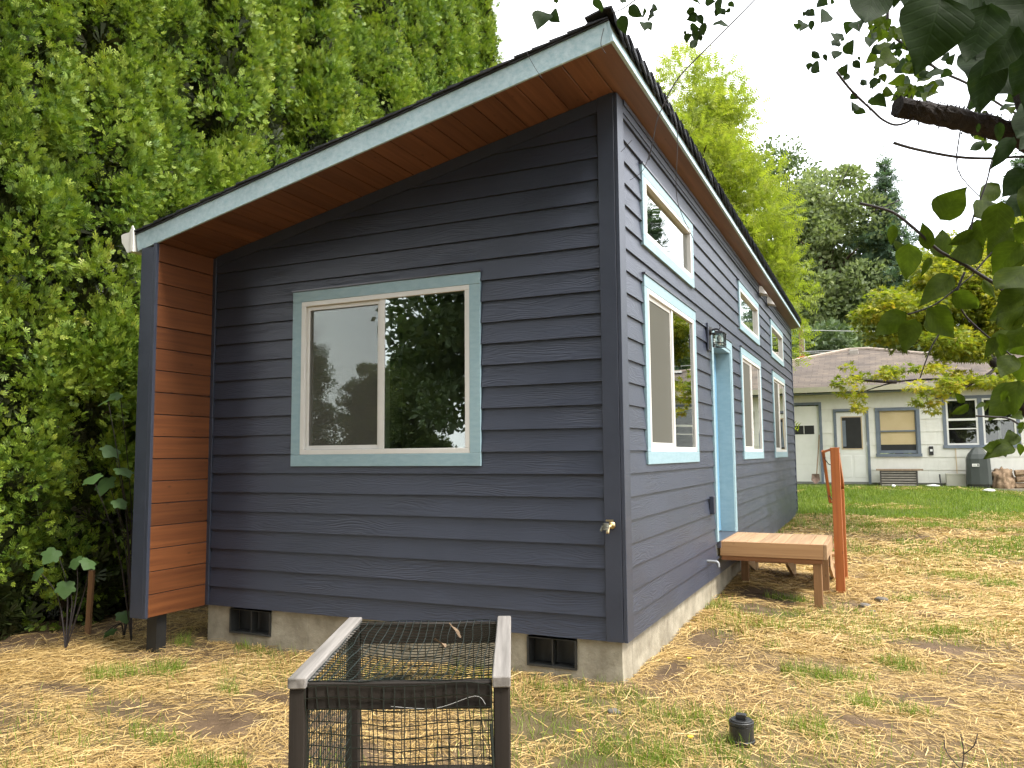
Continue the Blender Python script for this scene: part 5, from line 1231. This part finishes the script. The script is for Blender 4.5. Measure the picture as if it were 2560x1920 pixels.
LM = {mt: [leaf_mesh(1, mat=mt), leaf_mesh(2, .40, .2, mat=mt), leaf_mesh(3, .30, .05, .2, mat=mt), leaf_mesh(4, .37, -.1, .05, mat=mt), leaf_mesh(5, .42, .25, .15, mat=mt)] for mt in ('nearleaf', 'youngleaf')}
random.seed(99)
def leaf(bxy, txy, D0, var=None, tilt=None, wide=1.0, parent=ft, mat='nearleaf'):
    b_ = px(bxy[0], bxy[1], D0); t_ = px(txy[0], txy[1], D0+random.uniform(-.02, .02)*D0)
    ax = t_-b_; L_ = ax.length; ax.normalize()
    n_ = (-ray((bxy[0]+txy[0])/2, (bxy[1]+txy[1])/2)).normalized()
    n_ = (n_ - ax*n_.dot(ax)).normalized()
    a_ = random.uniform(-.6, .6) if tilt is None else tilt
    n_ = Matrix.Rotation(a_, 3, ax) @ n_
    if random.random() < .5: n_ = -n_
    x_ = ax.cross(n_).normalized()
    mm = Matrix((x_*L_*wide/max(.55, math.cos(a_)), ax*L_, n_*L_)).transposed().to_4x4(); mm.translation = b_ - parent.location
    o = bpy.data.objects.new('leaf', LM[mat][random.randrange(5) if var is None else var]); link(o, parent)
    o.matrix_basis = mm
    return o
Z1 = lambda x, y: (1900+x/3.3515, y/3.3515)
Z2 = lambda x, y: (2060+x/4.424, 440+y/4.424)
Z3 = lambda x, y: (2060+x/4.424, 760+y/4.424)
# large leaves close to the lens, top right
for b_, t_, w_, D_ in (((1010, -330), (868, 262), 1.0, .95), ((1560, -260), (1384, 540), 1.15, .9), ((1980, -170), (1735, 552), 1.1, .92), ((2280, 60), (1856, 640), 1.05, .95), ((2480, 240), (2105, 790), 1.05, .97), ((2500, -220), (1950, 330), 1.2, 1.0), ((1500, -420), (1330, 200), 1.3, 1.02), ((2300, -350), (2150, 300), 1.3, 1.05), ((2600, 420), (2230, 960), 1.1, 1.0), ((2560, 700), (2160, 1230), 1.0, 1.02), ((2620, 100), (2250, 600), 1.3, 1.08), ((1980, -420), (1700, 130), 1.2, 1.1), ((1250, -420), (1120, 60), .9, 1.05), ((2700, 900), (2330, 1400), 1.2, 1.1), ((2450, 1000), (2150, 1280), .9, 1.15), ((2130, 1150), (1925, 1400), .55, 1.3), ((2010, 1020), (2000, 1200), .62, 1.4), ((1840, 1030), (1815, 1120), .5, 1.6), ((1880, 1180), (1735, 1280), .5, 1.6)):
    b_ = (t_[0]+(b_[0]-t_[0])*.72, t_[1]+(b_[1]-t_[1])*.72) if D_ < 1.12 else b_
    leaf(Z1(*b_), Z1(*t_), D_, tilt=random.uniform(-.35, .35), wide=w_)
# leaves on the lower right sprays
for b_, t_, w_, D_ in (((1290, 490), (1515, 112), 1.05, 1.25), ((2260, -80), (1960, 240), 1.05, 1.2), ((1650, 440), (2060, 280), .8, 1.2), ((760, 540), (745, 770), .8, 1.3), ((1150, 820), (1090, 510), .75, 1.25), ((1120, 790), (1200, 600), .7, 1.3), ((930, 740), (940, 1140), 1.0, 1.22), ((1310, 910), (1290, 560), .85, 1.28), ((1660, 610), (1370, 760), .9, 1.22), ((1690, 480), (1730, 780), .7, 1.25), ((1760, 790), (1360, 900), 1.0, 1.24), ((1900, 380), (2130, 580), .8, 1.22), ((2170, 740), (1840, 1070), .95, 1.2), ((2290, 980), (1890, 1270), 1.1, 1.18), ((1410, 1090), (1050, 1430), .9, 1.2), ((1420, 1290), (1720, 1470), .85, 1.22), ((2300, 200), (1950, 480), .9, 1.28), ((2050, 560), (1810, 860), .9, 1.3), ((1640, 1300), (1690, 1480), .7, 1.3), ((2250, 500), (2120, 760), .9, 1.26), ((2250, 1250), (1900, 1500), 1.0, 1.18), ((1750, 1150), (1900, 1350), .7, 1.3), ((2280, 1450), (1900, 1640), 1.0, 1.2), ((870, 830), (760, 700), .7, 1.35), ((1180, 900), (1080, 1100), .5, 1.4)):
    leaf(Z2(*b_), Z2(*t_), D_, wide=w_, mat='youngleaf' if b_[1] > 300 else 'nearleaf')
for b_, t_, w_, D_ in (((900, 80), (550, 350), .95, 1.18), ((1000, 160), (870, 530), .95, 1.16), ((1130, 50), (1490, 380), .75, 1.2), ((1250, 40), (1440, 110), .9, 1.25), ((2250, 20), (1830, 230), 1.1, 1.2), ((1900, 360), (1800, 600), .75, 1.2), ((1930, 320), (2000, 600), .9, 1.2), ((2080, 560), (1950, 830), 1.0, 1.18), ((2150, 850), (2060, 1210), .85, 1.15), ((2250, 250), (2000, 520), .9, 1.22), ((2260, 560), (2150, 900), .9, 1.2), ((1130, 150), (1220, 330), .7, 1.25), ((1600, 1110), (1405, 1220), .8, 1.1), ((1560, 1090), (1440, 985), .8, 1.1), ((1740, 1080), (1700, 1180), .7, 1.12), ((1790, 1100), (1860, 1060), .6, 1.12), ((1780, 1100), (1820, 1195), .6, 1.12), ((2030, 960), (1960, 1090), .7, 1.12), ((2060, 1090), (2010, 1000), .6, 1.12), ((2190, 1220), (2110, 1250), .7, 1.12), ((2140, 1440), (2000, 1530), .8, 1.12), ((1960, 1560), (1715, 1580), .55, 1.1), ((2080, 1560), (1810, 1660), .7, 1.1), ((2160, 1540), (2180, 1680), .8, 1.1), ((2150, 1400), (2230, 1340), .7, 1.1), ((1960, 1600), (1990, 1720), .7, 1.1), ((2200, 1300), (2150, 1400), .6, 1.1)):
    leaf(Z3(*b_), Z3(*t_), D_, wide=w_, mat='youngleaf')
for i in range(15):
    y_ = random.uniform(230, 1000); x_ = random.uniform(2590, 2650) if y_ < 430 else random.uniform(2480, 2620); a_ = random.uniform(1.6, 3.4); l_ = random.uniform(70, 120)
    leaf((x_, y_), (x_+math.cos(a_)*l_, y_+math.sin(a_)*l_), random.uniform(1.15, 1.5), wide=random.uniform(.8, 1.05), mat='nearleaf' if y_ < 380 else 'youngleaf')
for i in range(22):
    x_ = random.uniform(2380, 2640); y_ = random.uniform(-140, 150 if x_ > 2480 else -10); a_ = random.uniform(1.4, 2.6); l_ = random.uniform(130, 200)
    leaf((x_, y_), (x_+math.cos(a_)*l_, y_+math.sin(a_)*l_*.8), random.uniform(1.05, 1.4), tilt=random.uniform(-.4, .4), wide=1.1)
# small leaves on the thin overhead twigs
SM = [(400, 105, 60), (430, 110, 50), (365, 120, 40), (550, 140, 70), (430, 215, 80), (355, 210, 55), (310, 220, 40), (740, 225, 85), (815, 205, 40), (630, 365, 80), (748, 400, 90), (640, 455, 70), (470, 460, 80), (545, 485, 70), (410, 555, 70), (475, 575, 80), (640, 300, 40), (690, 325, 40), (810, 545, 80), (830, 490, 40), (700, 590, 60), (715, 650, 70), (950, 700, 90), (790, 810, 75), (840, 930, 100), (1000, 850, 130), (790, 890, 50), (870, 690, 60), (520, 10, 90), (600, 15, 50), (980, 420, 100), (920, 350, 80), (960, 300, 60), (1560, 615, 80), (1455, 620, 90), (1505, 700, 90), (1600, 500, 60), (1560, 480, 50)]
for x_, y_, s_ in SM:
    a_ = random.uniform(.3, 2.6); q = Z1(x_, y_); l_ = s_/3.3515*random.uniform(.9, 1.25)
    dx, dy = math.cos(a_)*l_/2, math.sin(a_)*l_/2
    leaf((q[0]-dx, q[1]-dy), (q[0]+dx, q[1]+dy), random.uniform(2.0, 2.5))
for i in range(120):
    x_ = random.uniform(930, 1480); y_ = random.uniform(120, 820)
    if x_ > 1400 and y_ < 560: continue
    if y_ > 560 and x_ < 1130 and random.random() < .55: continue
    a_ = random.uniform(.2, 2.9); q = Z1(x_, y_); l_ = random.uniform(16, 34); dx, dy = math.cos(a_)*l_/2, math.sin(a_)*l_/2
    leaf((q[0]-dx, q[1]-dy), (q[0]+dx, q[1]+dy), random.uniform(2.1, 3.0), mat=random.choice(('nearleaf', 'youngleaf', 'youngleaf')))
for i in range(34):
    x_ = random.uniform(1780, 2150); y_ = random.uniform(600, 1250)
    if x_ < 1900 and y_ < 850: continue
    a_ = random.uniform(.2, 2.9); q = Z1(x_, y_); l_ = random.uniform(12, 26); dx, dy = math.cos(a_)*l_/2, math.sin(a_)*l_/2
    leaf((q[0]-dx, q[1]-dy), (q[0]+dx, q[1]+dy), random.uniform(2.2, 3.0), mat=random.choice(('nearleaf', 'youngleaf')))
Z6 = lambda x, y: (1200+x/3.16, y/3.16)
for x_, y_, s_, a_ in ((940, 45, 130, 80), (1130, 195, 150, 75), (1225, 95, 130, 35), (485, 145, 105, 120), (590, 130, 85, 60), (540, 140, 40, 100), (1300, 95, 40, 160), (1378, 70, 50, 10), (1355, 105, 24, 60), (1330, 155, 24, 100), (1306, 195, 44, 110), (1340, 210, 60, 70), (1680, 140, 90, 150), (1660, 90, 70, 80), (1740, 160, 90, 60), (1700, 220, 90, 20), (1755, 235, 80, 70), (1640, 295, 70, 100), (1700, 290, 100, 60), (1745, 300, 60, 80), (1690, 350, 90, 130), (1620, 260, 40, 90), (1890, 60, 100, 40), (1870, 100, 80, 100), (1920, 90, 60, 60), (1960, 85, 50, 150), (1985, 35, 60, 30), (1900, 195, 80, 105), (1810, 5, 60, 20), (1130, 10, 50, 90), (1710, 15, 50, 100), (600, 5, 40, 60)):
    q = Z6(x_, y_); l_ = s_/3.16; dx, dy = math.cos(R(a_))*l_/2, math.sin(R(a_))*l_/2
    leaf((q[0]-dx, q[1]-dy), (q[0]+dx, q[1]+dy), 1.9 if s_ > 80 and x_ < 1300 else 2.3)

# ------------------------------------------------------------------ saplings and stake by the hedge
def lobed_leaf():
    bm = NB(); ol = [(0, 0), (.22, -.08), (.46, .02), (.50, .16), (.44, .24), (.58, .44), (.56, .58), (.36, .60), (.30, .72), (.12, .90), (0, 1.0), (-.12, .90), (-.30, .72), (-.36, .60), (-.56, .58), (-.58, .44), (-.44, .24), (-.50, .16), (-.46, .02), (-.22, -.08)]
    c_ = bm.verts.new((0, .30, .03)); vs_ = [bm.verts.new((x_, y_, -.10*(x_*x_+(y_-.3)**2))) for x_, y_ in ol]
    for i in range(len(vs_)): bm.faces.new((c_, vs_[i], vs_[(i+1) % len(vs_)]))
    bmesh.ops.recalc_face_normals(bm, faces=bm.faces[:])
    me = bpy.data.meshes.new('leaf'); bm.to_mesh(me); bm.free(); me.materials.append(M['saplingleaf']); return me
ll = lobed_leaf()
def sapling(label, base, leaves, D0):
    p0 = px(*base, D0); p0.z = g1(p0.x, p0.y)
    s = tag(empty('maple_sapling', p0), label, 'sapling', 'broad-leaved saplings by the hedge')
    bm = NB()
    for x_, y_, l_, a_ in leaves:
        q = px(x_, y_, D0+random.uniform(-.25, .1))-p0
        tube(bm, smooth_path([(0, 0, 0), q*.5+Vector((0, .06, .10)), q], 4), [.007]*4+[.004]*5, 5)
        o = bpy.data.objects.new('leaf', ll); link(o, s); L_ = l_*.72*D0/FPX
        o.location = q; o.rotation_euler = (random.uniform(-1.1, -.2)-.25, random.uniform(-.6, .6), random.uniform(-.9, .9)+math.pi+YAW*-1+R(a_)); o.scale = (L_,)*3
    obj('stem', bm, M['twig'], s)
sapling('young maple with pale lobed leaves hugging the wing wall edge', (330, 1560), [(270, 1195, 75, 0), (300, 1170, 60, 30), (230, 1190, 60, -30), (290, 1250, 50, 20), (300, 985, 45, 10), (285, 1120, 60, -10), (270, 1000, 45, -20)], 7.6)
sapling('young maple with drooping lobed leaves left of the wooden stake', (165, 1590), [(140, 1375, 62, 0), (165, 1455, 60, 10), (95, 1425, 50, -20), (190, 1395, 50, 40), (225, 1400, 50, 20)], 7.4)
sapling('low maple seedling at the foot of the wing wall', (310, 1565), [(305, 1530, 50, 20), (285, 1572, 45, 0), (265, 1580, 40, -20)], 7.7)
p = px(219, 1590, 7.9); z_ = g1(p.x, p.y)
st = tag(obj('wooden_stake', bx(-.022, .022, -.02, .02, -.15, .62), M['stake']), 'reddish wooden stake standing at the foot of the hedge', 'stake'); st.location = (p.x, p.y, z_); st.rotation_euler = (R(2), R(3), .4)

# a few clods and stones on the ground
for i, (x_, y_, s_, lb) in enumerate(((1.72, 4.55, .06, 'small brown clod right of the porch steps'), (1.55, 4.15, .05, 'grey stone beside the rail post foot'), (0.10, -0.62, .035, 'pale stone in bare soil before the house corner'), (1.62, 3.9, .035, 'little grey stone near the porch steps'))):
    rock('stone', lb, 'stone', (x_, y_, g1(x_, y_)+s_*.3), (s_*1.4, s_, s_*.6), M['stone'], i+20, 2, .3)

p0 = px(2395, 1905, 4.3); p0.z = g1(p0.x, p0.y)
dt = tag(empty('dead_twig', p0), 'thin dark dead twig sticking up at the lower right', 'twig')
bm = NB()
for q in (((0, 0, 0), (.03, .02, .12), (.02, 0, .24)), ((.01, .0, .06), (-.05, .02, .13), (-.06, .03, .19)), ((.03, .02, .13), (.08, 0, .19), (.10, .01, .25))): tube(bm, smooth_path(q, 3), .003, 5)
obj('stem', bm, M['twig'], dt)
M['yellow'] = surf('dandelion_yellow', (.75, .50, .02), (.85, .60, .04), 20, .6)
for x_, y_, lb in ((1447, 1862, 'yellow dandelion flower right of the netted frame'), (1725, 1872, 'yellow dandelion flower left of the black drain cap'), (1722, 1672, 'yellow flower in the grass tuft near the side wall')):
    q = px(x_, y_, 4.6); t_ = (g1(q.x, q.y)-CAM.z)/(ray(x_, y_).z); q = CAM+ray(x_, y_)*t_; q.z = g1(q.x, q.y)
    dn = tag(empty('dandelion', q), lb, 'flower', 'dandelions in the straw')
    bm = NB(); tube(bm, [(0, 0, -.01), (.005, 0, .06)], .0025, 5); obj('stem', bm, M['grass'], dn)
    bm = NB(); cyl(bm, (.005, 0, .058), .006, .019, .012, 12); obj('flower_head', bm, M['yellow'], dn)
for k, (a_, b_, lb) in enumerate(((.66, .62, 'curled dry brown leaf lying on the cage netting'), (.76, .75, 'dry brown bud cluster lying on the cage netting, behind the curled leaf'))):
    c_ = Vector(topnet(a_, b_)); wl = cage.matrix_basis @ c_
    o = tag(link(bpy.data.objects.new('dry_leaf', LM['youngleaf'][2+k].copy())), lb, 'leaf'); o.data.materials.clear(); o.data.materials.append(M['log'])
    o.location = wl+Vector((0, 0, .006)); o.scale = (.09, .09, .09); o.rotation_euler = (.3+.5*k, .5-.9*k, 1.2+k)

# ------------------------------------------------------------------ straw and grass
rng = np.random.default_rng(123)
def inview(P, mgn=80):
    d = P - np.array(CAM)[None, :]; z = d@np.array(fw); x = 1280+FPX*(d@np.array(rt))/z; y = 960-FPX*(d@np.array(up))/z
    return (z > 1.0) & (x > -mgn*4) & (x < 2560+mgn*4) & (y < 1920+mgn*5)
def outside_house(x, y):
    return ~((x > -4.12) & (x < -0.03) & (y > 0.02) & (y < 11.3)) & ~((y > 18.05) & (x > .45))
def ground_pts(n, x0, x1, y0, y1, dens):
    x = rng.uniform(x0, x1, n); y = rng.uniform(y0, y1, n); k = (rng.random(n) < dens(x, y)) & outside_house(x, y); x, y = x[k], y[k]
    P = np.stack([x, y, gh(x, y)], 1); return P[inview(P)]
def normals(P):
    e = .05; dx = (gh(P[:, 0]+e, P[:, 1])-gh(P[:, 0]-e, P[:, 1]))/(2*e); dy = (gh(P[:, 0], P[:, 1]+e)-gh(P[:, 0], P[:, 1]-e))/(2*e)
    return unit(np.stack([-dx, -dy, np.ones(len(P))], 1))
T_str = np.array([(-.5, -.5, 0), (.5, -.5, 0), (-.5, 0, .0), (.5, 0, .0), (-.5, .5, 0), (.5, .5, 0)])
TF_str = np.array([(0, 1, 3, 2), (2, 3, 5, 4)])
def straw_layer(name, n, reg, wid, lmin, lmax, lift, seed, power=1.0):
    global rng
    rng = np.random.default_rng(seed)
    P = ground_pts(n, *reg, lambda x, y: straw_d(x, y)**power)
    k = len(P); N0 = normals(P)
    # straw lies in loose swathes: direction follows a slow field plus scatter
    ang = 6.28*vnoise(P[:, 0], P[:, 1], 1.3, 40)*.5 + rng.normal(size=k)*.85
    D = np.stack([np.cos(ang), np.sin(ang), np.zeros(k)], 1); D = D - N0*(D*N0).sum(1)[:, None]
    D = unit(D + N0*rng.normal(size=(k, 1))*.10)
    L = lmin+(lmax-lmin)*rng.random(k)**1.6; w = wid*(.6+.8*rng.random(k))
    P = P + N0*(0.004+lift*rng.random((k, 1))**1.5)
    X = unit(np.cross(D, N0)+.5*rng.normal(size=(k, 3))); Z = np.cross(X, D)
    bend = (rng.random(k)-.4)*.10
    V = P[:, None, :] + (T_str[None, :, 0:1]*w[:, None, None])*X[:, None, :] + (T_str[None, :, 1:2]*L[:, None, None])*D[:, None, :]
    V[:, 2:4, :] += (bend*L)[:, None, None]*N0[:, None, :]
    V[:, 0:2, :] += (rng.normal(size=k)*.05*L)[:, None, None]*X[:, None, :]
    F = TF_str[None]+(np.arange(k)*6)[:, None, None]
    tint = np.repeat(vnoise(P[:, 0], P[:, 1], .4, 50)*.6+.4*rng.random(k), 6)
    return tag(link(bpy.data.objects.new(name, np_mesh(name, V.reshape(-1, 3), F.reshape(-1, 4), M['straw'], tint=tint))), kind='stuff')
straw_layer('straw', 85000, (-6.6, 3.6, -3.9, 2.2), .0030, .02, .09, .012, 211)
straw_layer('straw', 120000, (-6.6, 3.6, -3.9, 2.2), .0042, .06, .26, .030, 201)
straw_layer('straw', 60000, (-5.0, 4.2, 1.5, 7.0), .0065, .08, .28, .03, 202)
straw_layer('straw', 42000, (-1.5, 6.5, 6.5, 14.5), .011, .10, .32, .03, 203, .8)
straw_layer('straw', 9000, (-1.0, 8.0, 13.0, 18.0), .013, .10, .30, .05, 204, 1.3)
T_bl = np.array([(-.5, 0, 0), (.5, 0, 0), (-.32, .55, .10), (.32, .55, .10), (0, 1, .34)]); 
TF_bl = np.array([(0, 1, 3), (0, 3, 2), (2, 3, 4)])
def grass_layer(name, n, reg, w, hmin, hmax, seed, dens, label=None):
    global rng
    rng = np.random.default_rng(seed)
    P = ground_pts(n, *reg, dens); k = len(P)
    D = unit(np.stack([rng.normal(size=k)*.28, rng.normal(size=k)*.28, np.ones(k)], 1)); N = rng.normal(size=(k, 3))
    H = hmin+(hmax-hmin)*rng.random(k)**1.3
    X = unit(np.cross(D, N)); Z = np.cross(X, D)
    V = P[:, None, :] + (T_bl[None, :, 0:1]*w)*X[:, None, :] + (T_bl[None, :, 1:2]*H[:, None, None])*D[:, None, :] + (T_bl[None, :, 2:3]*H[:, None, None])*Z[:, None, :]
    F = TF_bl[None]+(np.arange(k)*5)[:, None, None]
    tint = np.repeat(vnoise(P[:, 0], P[:, 1], .5, 60), 5)
    return tag(link(bpy.data.objects.new(name, np_mesh(name, V.reshape(-1, 3), F.reshape(-1, 3), M['grass'], tint=tint))), kind='stuff')
grass_layer('grass', 190000, (-6.0, 3.4, -3.6, 2.4), .0044, .04, .15, 301, lambda x, y: grass_d(x, y)*.35+.65*sstep(.2, .8, tuft_d(x, y)))
grass_layer('grass', 60000, (0.0, 4.6, 2.2, 8.0), .006, .04, .12, 302, lambda x, y: grass_d(x, y)*.5+.5*sstep(.2, .8, tuft_d(x, y)))
grass_layer('grass', 110000, (-2.0, 8.5, 8.0, 18.1), .011, .05, .12, 303, lambda x, y: grass_d(x, y)*.9)
